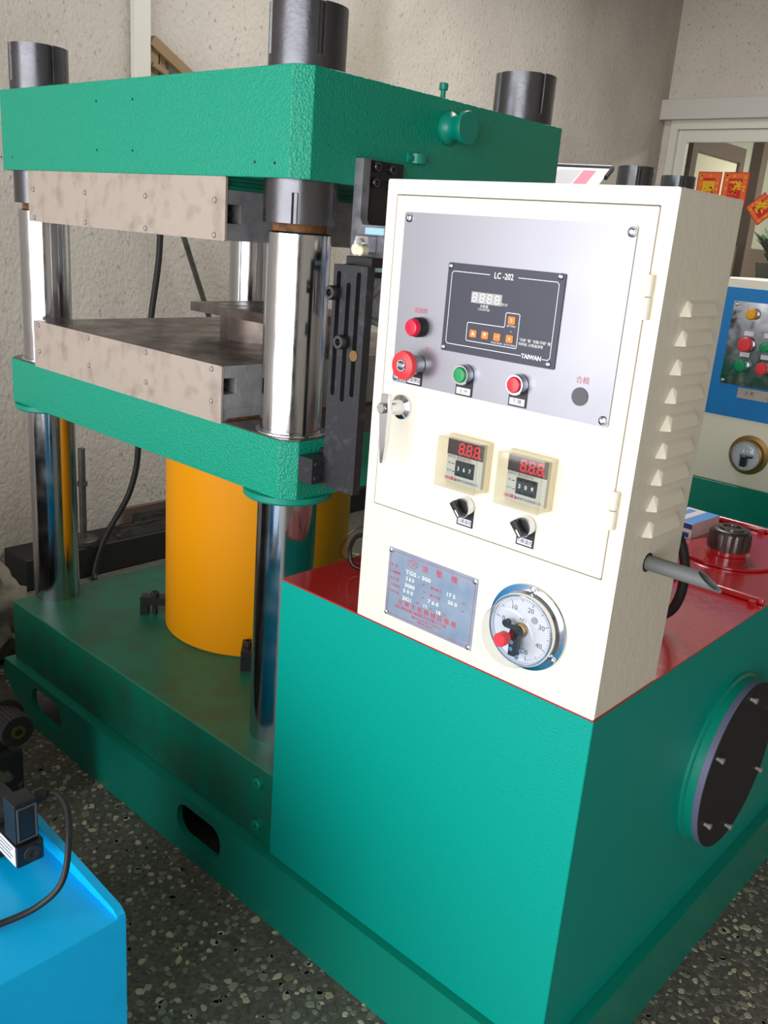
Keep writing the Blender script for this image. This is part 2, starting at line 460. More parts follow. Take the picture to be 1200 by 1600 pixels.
# office window: frame, sash, pane
win = thing('window_1', (-0.84, 5.2, -0.35), 'aluminium framed office window with red paper charms', None); win['kind'] = 'structure'
bm = BM(); plate(bm, [(-2.585, -0.35), (0.9, -0.35), (0.9, 1.485), (-2.585, 1.485)], [[(-2.535, -0.3), (0.85, -0.3), (0.85, 1.43), (-2.535, 1.43)]], 'y', 5.12, 5.24)
obj('window_frame', bm, 'aluminium', win)
for x0, x1 in ((-2.533, -1.62), (-1.58, -0.7), (-0.66, 0.848)):
    bm = BM(); plate(bm, [(x0, -0.298), (x1, -0.298), (x1, 1.428), (x0, 1.428)], [[(x0+0.065, -0.23), (x1-0.05, -0.23), (x1-0.05, 1.352), (x0+0.065, 1.352)]], 'y', 5.15, 5.185)
    s = obj('sash', bm, 'aluminium', win)
    bm = BM(); box(bm, x0+0.066, x1-0.051, 5.164, 5.17, -0.229, 1.351)
    obj('pane', bm, 'window_pane', s)

# the office behind the glass
bm = BM(); box(bm, -2.7, -2.6, 5.3, 8.2, F0, 2.55)
obj('wall_office_left', bm, 'office_wall', label='pale green office wall seen through the window', kind='structure')
bm = BM(); box(bm, -2.7, 4.3, 8.05, 8.2, F0, 2.55)
obj('wall_office_back', bm, 'office_bright', label='cream office back wall seen through the window', kind='structure')

# ================================================================== FLOOR CHIPS (stuff)
def chips():
    rng = np.random.default_rng(3)
    V = []; Fc = []
    s = 0.017
    X, Y = np.meshgrid(np.arange(-2.4, 1.5, s), np.arange(-1.25, 1.7, s))
    pts = np.stack([X.ravel(), Y.ravel()], 1) + rng.uniform(-0.45, 0.45, (X.size, 2))*s
    keep = ~((pts[:, 0] > -1.74) & (pts[:, 0] < 0.01) & (pts[:, 1] > 0.0)) & (rng.uniform(0, 1, len(pts)) < 0.9)
    keep &= ~((pts[:, 0] < -0.37) & (pts[:, 1] < -0.52))
    pts = pts[keep]; n = len(pts); k = 6
    a = np.arange(k)*2*PI/k
    ang = a[None] + rng.uniform(-0.3, 0.3, (n, k)); rr = np.minimum(rng.lognormal(-4.95, 0.32, (n, 1)), 0.0125)*rng.uniform(0.75, 1.2, (n, k))
    st = rng.uniform(0.55, 1.0, (n, 1)); th = rng.uniform(0, PI, (n, 1))
    px = rr*np.cos(ang); py = rr*np.sin(ang)*st
    x = px*np.cos(th) - py*np.sin(th) + pts[:, :1]; y = px*np.sin(th) + py*np.cos(th) + pts[:, 1:]
    top = np.stack([pts[:, :1] + (x-pts[:, :1])*0.86, pts[:, 1:] + (y-pts[:, 1:])*0.86, np.full_like(x, 0.0009)], 2)
    bot = np.stack([x, y, np.full_like(x, -0.001)], 2)
    verts = np.concatenate([top, bot], 1).reshape(-1, 3)
    faces = []
    for i in range(n):
        b = i*2*k
        faces.append(tuple(b+j for j in range(k)))
        for j in range(k):
            j2 = (j+1) % k; faces.append((b+j, b+k+j, b+k+j2, b+j2))
    me = bpy.data.meshes.new('stone_chips'); me.from_pydata(verts.tolist(), [], faces); me.materials.append(MATS['stone_chip'])
    o = bpy.data.objects.new('stone_chips', me); COL.objects.link(o)
    o.parent = floor; o.location = Vector((0, 0, 0)) - WO['floor']
    o['kind'] = 'stuff'; o['label'] = 'pale stone chips set in the dark terrazzo'
chips()

# ================================================================== THE GREEN PRESS
ZB, ZP = -0.426, -0.595       # bed top, skid top
YF = 0.055                    # front plane of the platens
CX = (-1.72, -0.78); CY = (0.13, 0.785)
press = thing('hydraulic_press', (-1.25, 0.457, F0), 'large green four-column hydraulic press with yellow cylinder', 'press')
# skid: hollow welded frame with hand holes
bm = BM()
outer = [(-1.755, ZP), (-1.755, -0.645), (-1.63, F0), (0.022, F0), (0.022, ZP)]
plate(bm, outer, [rrect(-1.603, -1.447, -0.693, -0.615, 0.034), rrect(-0.935, -0.78, -0.695, -0.617, 0.034)], 'y', -0.016, -0.001)
prism(bm, outer, 'y', 1.135, 1.15)
box(bm, 0.006, 0.0215, -0.001, 1.135, F0, ZP)
prism(bm, [(-0.001, ZP), (1.135, ZP), (1.135, -0.645), (-0.001, -0.645)], 'x', -1.7545, -1.74)
box(bm, -1.754, 0.021, -0.0155, 1.149, ZP-0.012, ZP+0.0005)
obj('skid', bm, 'green_smooth', press)
# bed
bm = BM(); box(bm, -1.745, -0.646, 0.011, 0.9, ZP, ZB, 0.0025, 1)
bed = obj('bed', bm, 'green_dirty', press)
hexs = cap_screw(0.011, 0.012, 'green_smooth')
for z in (-0.458, -0.556): inst('bolt', hexs, (-0.69, 0.011, z), bed)
# columns, nuts
def notched(cx, cy, r, a0, d=0.006, hw=0.0055, n=72):
    pts = []
    for i in range(n):
        a = a0 + 2*PI*i/n
        k = (a - a0) % (PI/2); k = min(k, PI/2-k)
        rr = r - d if k*r < hw else r
        pts.append((cx+rr*math.cos(a), cy+rr*math.sin(a)))
    return pts
GU = {(1, 0): -23, (0, 0): -4, (1, 1): -22, (0, 1): -10}
for i in (0, 1):
    for j in (0, 1):
        x, y = CX[i], CY[j]
        bm = BM(); lathe(bm, [(0, ZB), (0.0595, ZB), (0.0595, 0.597), (0.057, 0.6), (0, 0.6)], (x, y, 0), (0, 0, 1), 64)
        c = obj('column', bm, 'chrome', press)
        bm = BM(); lathe(bm, [(0, 0.6), (0.049, 0.6), (0.049, 0.689), (0, 0.689)], (x, y, 0), (0, 0, 1), 40); obj('thread', bm, 'rust', c)
        a = math.radians(GU[(i, j)])
        bm = BM(); prism(bm, notched(x, y, 0.067, a, n=144), 'z', 0.885, 0.965); prism(bm, circ(x, y, 0.067, 144, a), 'z', 0.864, 0.885)
        prism(bm, circ(x, y, 0.056, 48), 'z', 0.965, 0.9665)
        obj('upper_nut', bm, 'nut_black', press)
        a = math.radians(-51 if (i, j) == (1, 0) else -40)
        bm = BM(); prism(bm, notched(x, y, 0.067, a, n=144), 'z', 0.614, 0.665); prism(bm, circ(x, y, 0.067, 144, a), 'z', 0.665, 0.6872)
        obj('lower_nut', bm, 'nut_black', press)
# crown (upper platen)
bm = BM(); prism(bm, chamf(-1.795, -0.705, YF, 0.865, 0.026), 'z', 0.687, 0.864)
bmesh.ops.bevel(bm, geom=bm.edges[:], offset=0.0015, segments=1, affect='EDGES')
crown = obj('crown', bm, 'green', press)
bm = BM(); cyl(bm, (0, 0.0006, 0), (0, -0.0004, 0), 0.0026, seg=10); hole = shared('threaded_hole', bm, 'soot')
for x, z in ((-1.776, 0.7155), (-1.72, 0.7148), (-0.821, 0.7116), (-0.768, 0.7105), (-1.339, 0.8255), (-1.2035, 0.825), (-1.34, 0.7312), (-1.2045, 0.73)):
    inst('threaded_hole', hole, (x, YF, z), crown)
bm = BM(); lathe(bm, [(0, 0), (0.031, 0), (0.031, 0.006), (0.024, 0.013), (0.022, 0.022), (0.025, 0.032), (0.03, 0.04), (0.0305, 0.048), (0.0295, 0.05), (0, 0.05)], (-0.705, 0.437, 0.813), (1, 0, 0), 40)
obj('lifting_knob', bm, 'green_smooth', crown)
bm = BM(); box(bm, -0.7055, -0.7015, 0.322, 0.372, 0.7395, 0.7565, 0.001); cyl(bm, (-0.703, 0.328, 0.748), (-0.697, 0.328, 0.748), 0.005, seg=10)
prism(bm, [(-0.705 + 0.018*math.sin(t*PI/10), 0.352 - 0.018*math.cos(t*PI/10)) for t in range(11)] + [(-0.705 + 0.014*math.sin(t*PI/10), 0.352 - 0.014*math.cos(t*PI/10)) for t in range(10, -1, -1)], 'z', 0.7395, 0.7565)
obj('hose_clip', bm, 'green_smooth', crown)
bm = BM(); cyl(bm, (-0.716, 0.425, 0.863), (-0.716, 0.425, 0.882), 0.005, seg=12); cyl(bm, (-0.716, 0.425, 0.879), (-0.716, 0.425, 0.892), 0.0085, seg=16, bev=0.001)
obj('set_screw', bm, 'green_smooth', crown)
# moving platen
bm = BM(); prism(bm, chamf(-1.8, -0.7, YF, 0.865, 0.026), 'z', 0.119, 0.2315)
bmesh.ops.bevel(bm, geom=bm.edges[:], offset=0.0015, segments=1, affect='EDGES')
mid = obj('moving_platen', bm, 'green', press)
bm = BM(); plate(bm, chamf(-1.797, -0.703, YF+0.003, 0.862, 0.026), [circ(x, y, 0.0605, 40) for x in CX for y in CY], 'z', 0.231, 0.2335)
obj('machined_face', bm, 'worn_steel', mid, label='bare machined steel top face')
for x in CX:
    for y in CY:
        bm = BM(); lathe(bm, [(0.06, 0.119), (0.088, 0.119), (0.088, 0.108), (0.084, 0.104), (0.06, 0.104)], (x, y, 0), (0, 0, 1), 48)
        obj('guide_flange', bm, 'green_smooth', mid)
        bm = BM(); lathe(bm, [(0.0598, 0.2335), (0.068, 0.2335), (0.0675, 0.2355), (0.0598, 0.2365)], (x, y, 0), (0, 0, 1), 48)
        obj('wiper_ring', bm, 'chrome_small', mid)
# main cylinder
bm = BM(); lathe(bm, [(0, ZB), (0.236, ZB), (0.24, ZB+0.004), (0.24, 0.095), (0.2385, 0.0955), (0.2385, 0.1195), (0, 0.1195)], (-1.25, 0.4575, 0), (0, 0, 1), 96)
obj('cylinder', bm, 'yellow', press, label='yellow painted main cylinder')
# cylinder clamps on the bed
def clamp(cx, cy, ang):
    d = Vector((math.cos(ang), math.sin(ang), 0)); n = Vector((-d.y, d.x, 0))
    M_ = Matrix.Translation((cx, cy, ZB)) @ Matrix.Rotation(ang, 4, 'Z')
    bm = BM(); box(bm, -0.045, 0.025, -0.016, 0.016, 0.03, 0.052, 0.001, 1); box(bm, 0.005, 0.025, -0.016, 0.016, 0.0, 0.03)
    bm.transform(M_); c = obj('clamp', bm, 'plastic_black', press, label='black steel clamp')
    bm = BM(); cyl(bm, (-0.012, 0, 0.0), (-0.012, 0, 0.06), 0.007, seg=12); lathe(bm, [(0, 0.052), (0.011, 0.052), (0.011, 0.064), (0.006, 0.064), (0.006, 0.06), (0, 0.06)], (-0.012, 0, 0), (0, 0, 1), 16)
    bm.transform(M_); obj('clamp_bolt', bm, 'black_steel', c)
# direction points outward from the cylinder
for ang in (-0.755, -2.35, 0.8, 2.35):
    rr = 0.24 + 0.044
    clamp(-1.25 + rr*math.cos(ang)*1.0, 0.4575 + rr*math.sin(ang), ang)
# heated platens and their stainless guards
def heated(z0, z1, name, m):
    bm = BM()
    a, b = z0 + (z1-z0)*0.34, z0 + (z1-z0)*0.72
    prism(bm, [(YF+0.004, z0), (0.85, z0), (0.85, z1), (YF+0.004, z1), (YF+0.004, b), (YF+0.036, b), (YF+0.036, a), (YF+0.004, a)], 'x', -1.645, -0.9)
    o = obj(name, bm, m, press)
    bm = BM(); cyl(bm, (-1.6, YF+0.018, (a+b)/2), (-0.912, YF+0.018, (a+b)/2), 0.006, seg=10)
    obj('heater_rod', bm, 'plastic_black', o)
    return o
lowb = heated(0.258, 0.342, 'heated_platen', 'cast_grey')
bm = BM(); box(bm, -1.642, -0.903, YF+0.005, 0.85, 0.2335, 0.2575)
obj('insulation_slab', bm, 'cast_grey', press)
bm = BM(); box(bm, -0.9035, -0.9005, 0.07, 0.84, 0.2335, 0.2375)
obj('rust_line', bm, 'rust', press)
bm = BM(); box(bm, -1.641, -0.905, YF+0.006, 0.85, 0.342, 0.3428)
obj('machined_face', bm, 'worn_steel', lowb)
upb = heated(0.575, 0.664, 'heated_platen', 'cast_smooth')
for k in range(3):
    bm = BM(); box(bm, -1.64+0.004*k, -0.903-0.003*((k*2) % 3), YF+0.008, 0.85, 0.6641+k*0.0077, 0.6711+k*0.0077)
    obj('spacer_sheet', bm, 'green_dirty', press)
riv = pan_head(0.0056, 0.004, 'steel_bright', 'rivet')
rx = (-1.618, -1.389, -1.157, -0.93)
for z0, z1, zz in ((0.2295, 0.3425, (0.333, 0.27)), (0.574, 0.6865, (0.645, 0.583))):
    bm = BM(); prism(bm, rrect(-1.645, -0.899, z0, z1, 0.003, 2), 'y', YF-0.0015, YF+0.0035)
    g = obj('guard_plate', bm, 'stainless_guard', press, label='stained stainless guard plate')
    for x in rx:
        for z in zz: inst('rivet', riv, (x, YF-0.0015, z), g)
# work table block on the lower platen
bm = BM(); cyl(bm, (-1.21, 0.46, 0.3428), (-1.21, 0.46, 0.394), 0.138, seg=64); pk = obj('mould_boss', bm, 'worn_steel', press)
bm = BM()
plate(bm, [(-1.375, 0.322), (-1.032, 0.322), (-1.032, 0.61), (-1.375, 0.61)], [circ(x, y, 0.009, 14) for x in (-1.33, -1.25, -1.16, -1.08) for y in (0.37, 0.56)], 'z', 0.394, 0.4155)
obj('mould_plate', bm, 'worn_steel', press)
# ---- limit-switch gear on the right flank
bm = BM(); box(bm, -0.7005, -0.664, 0.081, 0.139, 0.158, 0.207, 0.0008, 1)
blk = obj('mounting_block', bm, 'black_steel', press)
bx = cap_screw(0.007, 0.004, 'nut_black', (1, 0, 0))
for z in (0.196, 0.169): inst('bolt', bx, (-0.664, 0.093, z), blk)
bm = BM()
SX = (-0.6555, -0.6305, -0.6075)
slots = [rrect(x-0.0052, x+0.0052, a, b, 0.005, 4) for x, a, b in zip(SX, (0.325, 0.317, 0.329), (0.5425, 0.5245, 0.5435))]
plate(bm, [(-0.669, 0.152), (-0.588, 0.152), (-0.588, 0.5535), (-0.669, 0.5535)], slots, 'y', 0.114, 0.132)
cam_plate = obj('cam_plate', bm, 'black_steel', press, label='black slotted cam plate')
bm = BM(); box(bm, -0.7002, -0.66, 0.132, 0.16, 0.152, 0.215); obj('plate_foot', bm, 'black_steel', press)
dog = cap_screw(0.0125, 0.019, 'nut_black', name='cam_dog')
for x, z in ((SX[0]-0.004, 0.505), (SX[1], 0.4235)): inst('cam_dog', dog, (x, 0.114, z), cam_plate)
bm = BM(); cyl(bm, (SX[2], 0.116, 0.402), (SX[2], 0.1125, 0.402), 0.0095, seg=20); obj('copper_washer', bm, 'brass', cam_plate, label='worn copper washer')
bm = BM()
prism(bm, [(-0.7048, 0.733), (-0.684, 0.733), (-0.684, 0.632), (-0.678, 0.622), (-0.615, 0.622), (-0.615, 0.45), (-0.7048, 0.45)], 'y', 0.187, 0.205)
br = obj('switch_bracket', bm, 'grey_edge_steel', press, label='grey steel bracket for the limit switches')
bm = BM(); box(bm, -0.7048, -0.69, 0.2052, 0.3, 0.623, 0.7325, 0.0005, 1); bp_ = obj('bracket_cheek', bm, 'black_cover', br)
bs = cap_screw(0.0085, 0.01, 'nut_black', (1, 0, 0))
for y, z in ((0.222, 0.722), (0.262, 0.7205), (0.22, 0.695), (0.26, 0.6925)): inst('bolt', bs, (-0.69, y, z), br)
# limit switch: bracket clamp, roller arm, blue body
bm = BM(); box(bm, -0.672, -0.64, 0.165, 0.187, 0.575, 0.604, 0.001, 1); cyl(bm, (-0.66, 0.166, 0.59), (-0.66, 0.16, 0.59), 0.009, seg=14)
ls = obj('limit_switch', bm, 'chrome_small', press, label='limit switch with roller arm')
bm = BM(); cyl(bm, (-0.652, 0.16, 0.58), (-0.652, 0.145, 0.58), 0.0105, seg=20, bev=0.002); cyl(bm, (-0.637, 0.158, 0.578), (-0.637, 0.14, 0.578), 0.0085, seg=20, bev=0.002)
obj('roller', bm, 'ctrl_case', ls)
bm = BM(); box(bm, -0.645, -0.6, 0.16, 0.187, 0.606, 0.618, 0.001, 1); obj('cable_gland', bm, 'pale_blue', ls, label='pale blue plastic gland')
bm = BM(); box(bm, -0.667, -0.605, 0.14, 0.187, 0.535, 0.568, 0.001, 1); sb = obj('switch_body', bm, 'plastic_black', ls)
bm = BM(); box(bm, -0.668, -0.6, 0.139, 0.188, 0.545, 0.552, 0.001, 1); box(bm, -0.652, -0.62, 0.142, 0.165, 0.5525, 0.561, 0.001, 1); obj('switch_cover', bm, 'pale_blue', ls, label='light blue plastic cover')
bm = BM(); cyl(bm, (-0.652, 0.138, 0.545), (-0.652, 0.128, 0.545), 0.0105, seg=20); obj('adjuster', bm, 'rubber', ls)
bm = BM(); tube(bm, [(-0.60, 0.17, 0.53), (-0.615, 0.16, 0.505), (-0.635, 0.16, 0.49), (-0.625, 0.165, 0.465), (-0.60, 0.17, 0.455)], 0.006); obj('switch_lead', bm, 'hose_grey', ls)

# ================================================================== OIL TANK
TY = 1.128
tank = thing('oil_tank', (-0.32, TY/2, ZP), 'teal green oil tank with red lid and round side hatch', 'oil tank')
bm = BM(); box(bm, -0.643, 0.0, 0.0, TY, ZP+0.0005, -0.0028, 0.0012, 1)
obj('tank_body', bm, 'green_tank', tank)
bm = BM(); box(bm, -0.6435, 0.0002, -0.0002, TY+0.001, -0.0028, 0.0, 0.0006, 1)
lid = obj('tank_lid', bm, 'red_paint', tank, label='glossy red tank lid')
for y in (0.63, 1.105):
    bm = BM(); box(bm, -0.62, -0.004, y, y+0.012, 0.0, 0.012, 0.003); obj('stiffener_bar', bm, 'red_paint', lid)
    for x in (-0.02, -0.18, -0.4, -0.58):
        bm = BM(); cyl(bm, (x, y-0.012, 0.0), (x, y-0.012, 0.009), 0.008, seg=6); obj('lid_bolt', bm, 'red_paint', lid)
bm = BM(); cyl(bm, (-0.165, 0.862, 0), (-0.165, 0.862, 0.006), 0.1, seg=64, bev=0.0015); obj('hatch_disc', bm, 'red_paint', lid)
bm = BM(); lathe(bm, [(0, 0.006), (0.046, 0.006), (0.046, 0.012), (0.041, 0.014), (0.041, 0.024), (0, 0.024)], (-0.163, 0.846, 0), (0, 0, 1), 40); obj('filler_neck', bm, 'red_paint', tank)
bm = BM()
n = 96; rings = []
for r, z in ((0.040, 0.022), (0.044, 0.024), (0.0445, 0.036), (0.043, 0.056), (0.0415, 0.062), (0.038, 0.066), (0.034, 0.067)):
    rings.append([bm.verts.new((-0.163 + (r - (0.0022 if (0.026 < z < 0.06 and (k % 8) in (0, 1, 2)) else 0))*math.cos(2*PI*k/n), 0.846 + (r - (0.0022 if (0.026 < z < 0.06 and (k % 8) in (0, 1, 2)) else 0))*math.sin(2*PI*k/n), z)) for k in range(n)])
for a, b in zip(rings, rings[1:]):
    for k in range(n): bm.faces.new((a[k], a[(k+1) % n], b[(k+1) % n], b[k]))
bm.faces.new(rings[0]); bm.faces.new(rings[-1])
lathe(bm, [(0.018, 0.067), (0.027, 0.067), (0.026, 0.0705), (0.019, 0.0705), (0.018, 0.067)], (-0.163, 0.846, 0), (0, 0, 1), 40)
obj('filler_cap', bm, 'cap_dark', tank, label='dark metal breather cap')
# side hatch
HY, HZ = 0.558, -0.291
bm = BM(); lathe(bm, [(0.0, 0), (0.171, 0), (0.171, 0.005), (0.165, 0.008), (0.165, 0.0225), (0, 0.0225)], (0, HY, HZ), (1, 0, 0), 96)
fl = obj('hatch_flange', bm, 'green_smooth', tank)
bm = BM(); cyl(bm, (0.0225, HY, HZ), (0.034, HY, HZ), 0.164, seg=96); obj('hatch_gasket', bm, 'gasket', fl)
bm = BM(); cyl(bm, (0.034, HY, HZ), (0.0355, HY, HZ), 0.1636, seg=96); obj('hatch_cover', bm, 'black_cover', fl, label='matt black hatch cover')
bm = BM(); lathe(bm, [(0, 0), (0.0036, 0), (0.0036, 0.004), (0.006, 0.011), (0.006, 0.0125), (0, 0.013)], (0, 0, 0), (1, 0, 0), 14); stud = shared('stud', bm, 'steel_bright')
for k in range(6):
    a = math.radians(93 + k*60); inst('stud', stud, (0.0355, HY - 0.004 + 0.139*math.cos(a), HZ + 0.004 + 0.139*math.sin(a)), fl)

# loose things on the tank
ct = thing('small_carton', (-0.285, 0.985, 0.0), 'small white and blue printed carton on the red tank lid', 'carton')
CM = Matrix.Translation((-0.303, 0.965, 0)) @ Matrix.Rotation(math.radians(-4), 4, 'Z')
bm = BM(); box(bm, -0.04, 0.04, -0.065, 0.065, 0.0, 0.036, 0.0006, 1); bm.transform(CM); obj('carton_box', bm, 'carton_white', ct)
bm = BM(); box(bm, -0.0396, 0.034, -0.0654, -0.0648, 0.003, 0.014); box(bm, -0.0396, 0.0396, -0.0654, -0.0648, 0.023, 0.0355); bm.transform(CM); obj('printed_band', bm, 'carton_navy', ct, label='dark blue printed band')
bm = BM(); box(bm, 0.008, 0.0396, -0.062, 0.064, 0.0358, 0.0364); box(bm, -0.03, -0.012, -0.06, 0.05, 0.0358, 0.0364); bm.transform(CM); obj('printed_stripe', bm, 'carton_blue', ct, label='light blue printed stripes')
bm = BM(); tube(bm, [(-0.2, 0.195, 0.30), (-0.15, 0.26, 0.26), (-0.1, 0.35, 0.205), (-0.074, 0.362, 0.165), (-0.0635, 0.366, 0.138), (-0.059, 0.37, 0.105), (-0.062, 0.374, 0.065), (-0.078, 0.378, 0.03), (-0.115, 0.365, 0.0105), (-0.2, 0.32, 0.0092), (-0.32, 0.29, 0.0092)], 0.0085, 12)
obj('power_cable', bm, 'rubber', None, 'black power cable lying behind the cream cabinet on the tank', 'cable')
bm = BM(); tube(bm, [(-0.6, 0.22, 0.0045), (-0.632, 0.16, 0.0055), (-0.63, 0.135, 0.024), (-0.612, 0.13, 0.058), (-0.586, 0.13, 0.084), (-0.55, 0.13, 0.104), (-0.5, 0.13, 0.112), (-0.452, 0.13, 0.112)], 0.0035, 10)
obj('clear_hose', bm, 'hose_clear', None, 'thin clear hose arching up beside the cabinet', 'hose')
bm = BM(); tube(bm, [(-0.54, 0.17, 0.0075), (-0.585, 0.135, 0.009), (-0.599, 0.13, 0.03), (-0.597, 0.13, 0.052), (-0.58, 0.13, 0.074), (-0.53, 0.13, 0.085), (-0.4525, 0.13, 0.085)], 0.0045, 12)
obj('grey_hose', bm, 'hose_smoky', None, 'smoky grey hose looping below the clear hose', 'hose')

# ================================================================== CONTROL CABINET
W, CH, CD = 0.45, 0.686, 0.182
cab = thing('control_cabinet', (-0.225, 0.091, 0.0), 'cream control cabinet with digital panel and pressure gauge', 'control cabinet')
bm = BM()
DX0, DX1, DZ0, DZ1 = -0.43, -0.0225, 0.2005, 0.664
rr_ = rrect(-W, 0, 0, CH, 0.003, 3)
plate(bm, [(p[0], p[1]) for p in rr_], [rrect(DX0-0.0016, DX1+0.0016, DZ0-0.0016, DZ1+0.0016, 0.002, 2)], 'y', 0.0, 0.016)
prism(bm, rr_, 'y', 0.016, CD)
obj('cabinet_body', bm, 'cream_rough', cab)
bm = BM(); prism(bm, rrect(DX0, DX1, DZ0, DZ1, 0.002, 2), 'y', -0.0008, 0.015)
bmesh.ops.bevel(bm, geom=[e for e in bm.edges if all(v.co.y < 0 for v in e.verts)], offset=0.0006, segments=1, affect='EDGES')
door = obj('door', bm, 'cream', cab)
for z0, z1 in ((0.536, 0.588), (0.272, 0.322)):
    bm = BM(); zm = (z0+z1)/2
    cyl(bm, (-0.0185, -0.0045, z0), (-0.0185, -0.0045, zm-0.0006), 0.0056, seg=16); cyl(bm, (-0.0185, -0.0045, zm+0.0006), (-0.0185, -0.0045, z1), 0.0056, seg=16, bev=0.001)
    obj('hinge', bm, 'cream', door)
# handle
bm = BM(); lathe(bm, [(0, 0), (0.019, 0), (0.0185, 0.004), (0.012, 0.008), (0.0095, 0.024), (0.0095, 0.034), (0, 0.034)], (-0.388, -0.0008, 0.3625), (0, -1, 0), 28)
hd = obj('door_handle', bm, 'chrome_small', door, label='chrome lever handle')
bm = BM(); prism(bm, [(-0.3945, 0.386), (-0.379, 0.386), (-0.3785, 0.362), (-0.3795, 0.318), (-0.3825, 0.284), (-0.3865, 0.2785), (-0.389, 0.283), (-0.3925, 0.33), (-0.3955, 0.362)], 'y', -0.044, -0.034)
bmesh.ops.bevel(bm, geom=bm.edges[:], offset=0.0018, segments=2, affect='EDGES'); obj('lever', bm, 'chrome_small', hd)
bm = BM(); cyl(bm, (-0.388, -0.044, 0.3645), (-0.388, -0.05, 0.3645), 0.0085, seg=6, bev=0.0008); obj('lever_bolt', bm, 'chrome_small', hd)
# stainless control panel
YD = -0.0008
PX0, PX1, PZ0, PZ1 = -0.4105, -0.0445, 0.3985, 0.642
bm = BM(); prism(bm, rrect(PX0, PX1, PZ0, PZ1, 0.004, 4), 'y', YD-0.0025, YD)
pan = obj('control_panel', bm, 'brushed', cab, label='brushed stainless steel control panel')
YPN = YD-0.0025
sc4 = pan_head(0.0062, 0.004, 'chrome_small')
for x, z in ((-0.4015, 0.634), (-0.0505, 0.634), (-0.052, 0.4065), (-0.402, 0.4065)): inst('screw', sc4, (x, YPN, z), pan)
letters(pan, [('電源燈', -0.3655, 0.507, 0.0085), ('停', -0.347, 0.4545, 0.007), ('合模', -0.0885, 0.451, 0.010)], 'pink_ink', YPN-0.0003, 'pen_writing')
bm = BM(); cyl(bm, (-0.0892, YPN, 0.4306), (-0.0892, YPN-0.0012, 0.4306), 0.0118, seg=28); obj('hole_plug', bm, 'plastic_grey', pan)
# counter module
LX0, LX1, LZ0, LZ1 = -0.3205, -0.1315, 0.4582, 0.579
bm = BM(); prism(bm, rrect(LX0, LX1, LZ0, LZ1, 0.002, 3), 'y', YPN-0.002, YPN)
lc = obj('counter_module', bm, 'panel_navy', cab, label='dark blue counter module with orange keys')
YL = YPN-0.002
sc3 = pan_head(0.0042, 0.0032, 'chrome_small')
for x, z in ((-0.3155, 0.5745), (-0.1385, 0.5752), (-0.1405, 0.4642), (-0.316, 0.4632)): inst('screw', sc3, (x, YL, z), lc)
BX0, BX1, BZ0, BZ1 = -0.313, -0.1395, 0.469, 0.568
bm = BM(); yy = YL-0.0003; lw = 0.0009
strip(bm, [(-0.2485, BZ1), (BX0+0.003, BZ1), (BX0, BZ1-0.003), (BX0, BZ0+0.003), (BX0+0.003, BZ0), (-0.184, BZ0)], lw, yy)
strip(bm, [(-0.2025, BZ1), (BX1-0.003, BZ1), (BX1, BZ1-0.003), (BX1, BZ0+0.003), (BX1-0.003, BZ0), (-0.1515, BZ0)], lw, yy)
strip(bm, [(-0.277, 0.502), (-0.2165, 0.5025), (-0.2155, 0.5045), (-0.2155, 0.5205), (-0.214, 0.522), (-0.1945, 0.522), (-0.193, 0.5205), (-0.193, 0.4785), (-0.1945, 0.477), (-0.2765, 0.477), (-0.278, 0.4785), (-0.278, 0.5005)], lw, yy, True)
flat(lc, bm, 'white_print', yy, 'printed_lines')
letters(lc, [('LC -202', -0.2258, 0.5675, 0.0112, {'bold': 0.0002, 'xs': 0.85}), ('TAIWAN', -0.168, 0.469, 0.0078, {'bold': 0.0003}), ('計數器', -0.2525, 0.5255, 0.0046), ('COUNTER', -0.2525, 0.5213, 0.0042), ('秒/分', -0.2195, 0.5312, 0.0046),
             ('SETTING', -0.2049, 0.505, 0.0036), ('FUNCTION', -0.2257, 0.480, 0.0036), ('AUTO MAN', -0.2045, 0.480, 0.0036), ('*', -0.2045, 0.497, 0.005), ('"功能" 鍵, "自動/手動" 鍵', -0.1655, 0.4895, 0.0046), ('同時按, 計數器清零', -0.171, 0.484, 0.0046)], 'white_print', yy)
bm = BM(); box(bm, -0.2755, -0.2245, YL-0.0006, YL, 0.529, 0.5438); ld = obj('display', bm, 'lcd_grey', lc)
bm = BM()
for k in range(4): seven(bm, -0.2735 + k*0.0125, 0.5313, 0.0072, 0.0102, YL-0.0009, 0.0014, False)
flat(ld, bm, 'seg_white', YL-0.0009, 'digits')
for k, (x, z) in enumerate(((-0.2661, 0.4877), (-0.246, 0.488), (-0.2257, 0.4881), (-0.2052, 0.4883), (-0.2049, 0.5127))):
    bm = BM(); prism(bm, rrect(x-0.0056, x+0.0056, z-0.005, z+0.005, 0.0012, 3), 'y', YL-0.0012, YL); kk = obj('key', bm, 'orange_key', lc)
    letters(kk, [('▲▼↵AS'[k], x, z, 0.006)], 'seg_white', YL-0.0014, 'key_symbol')
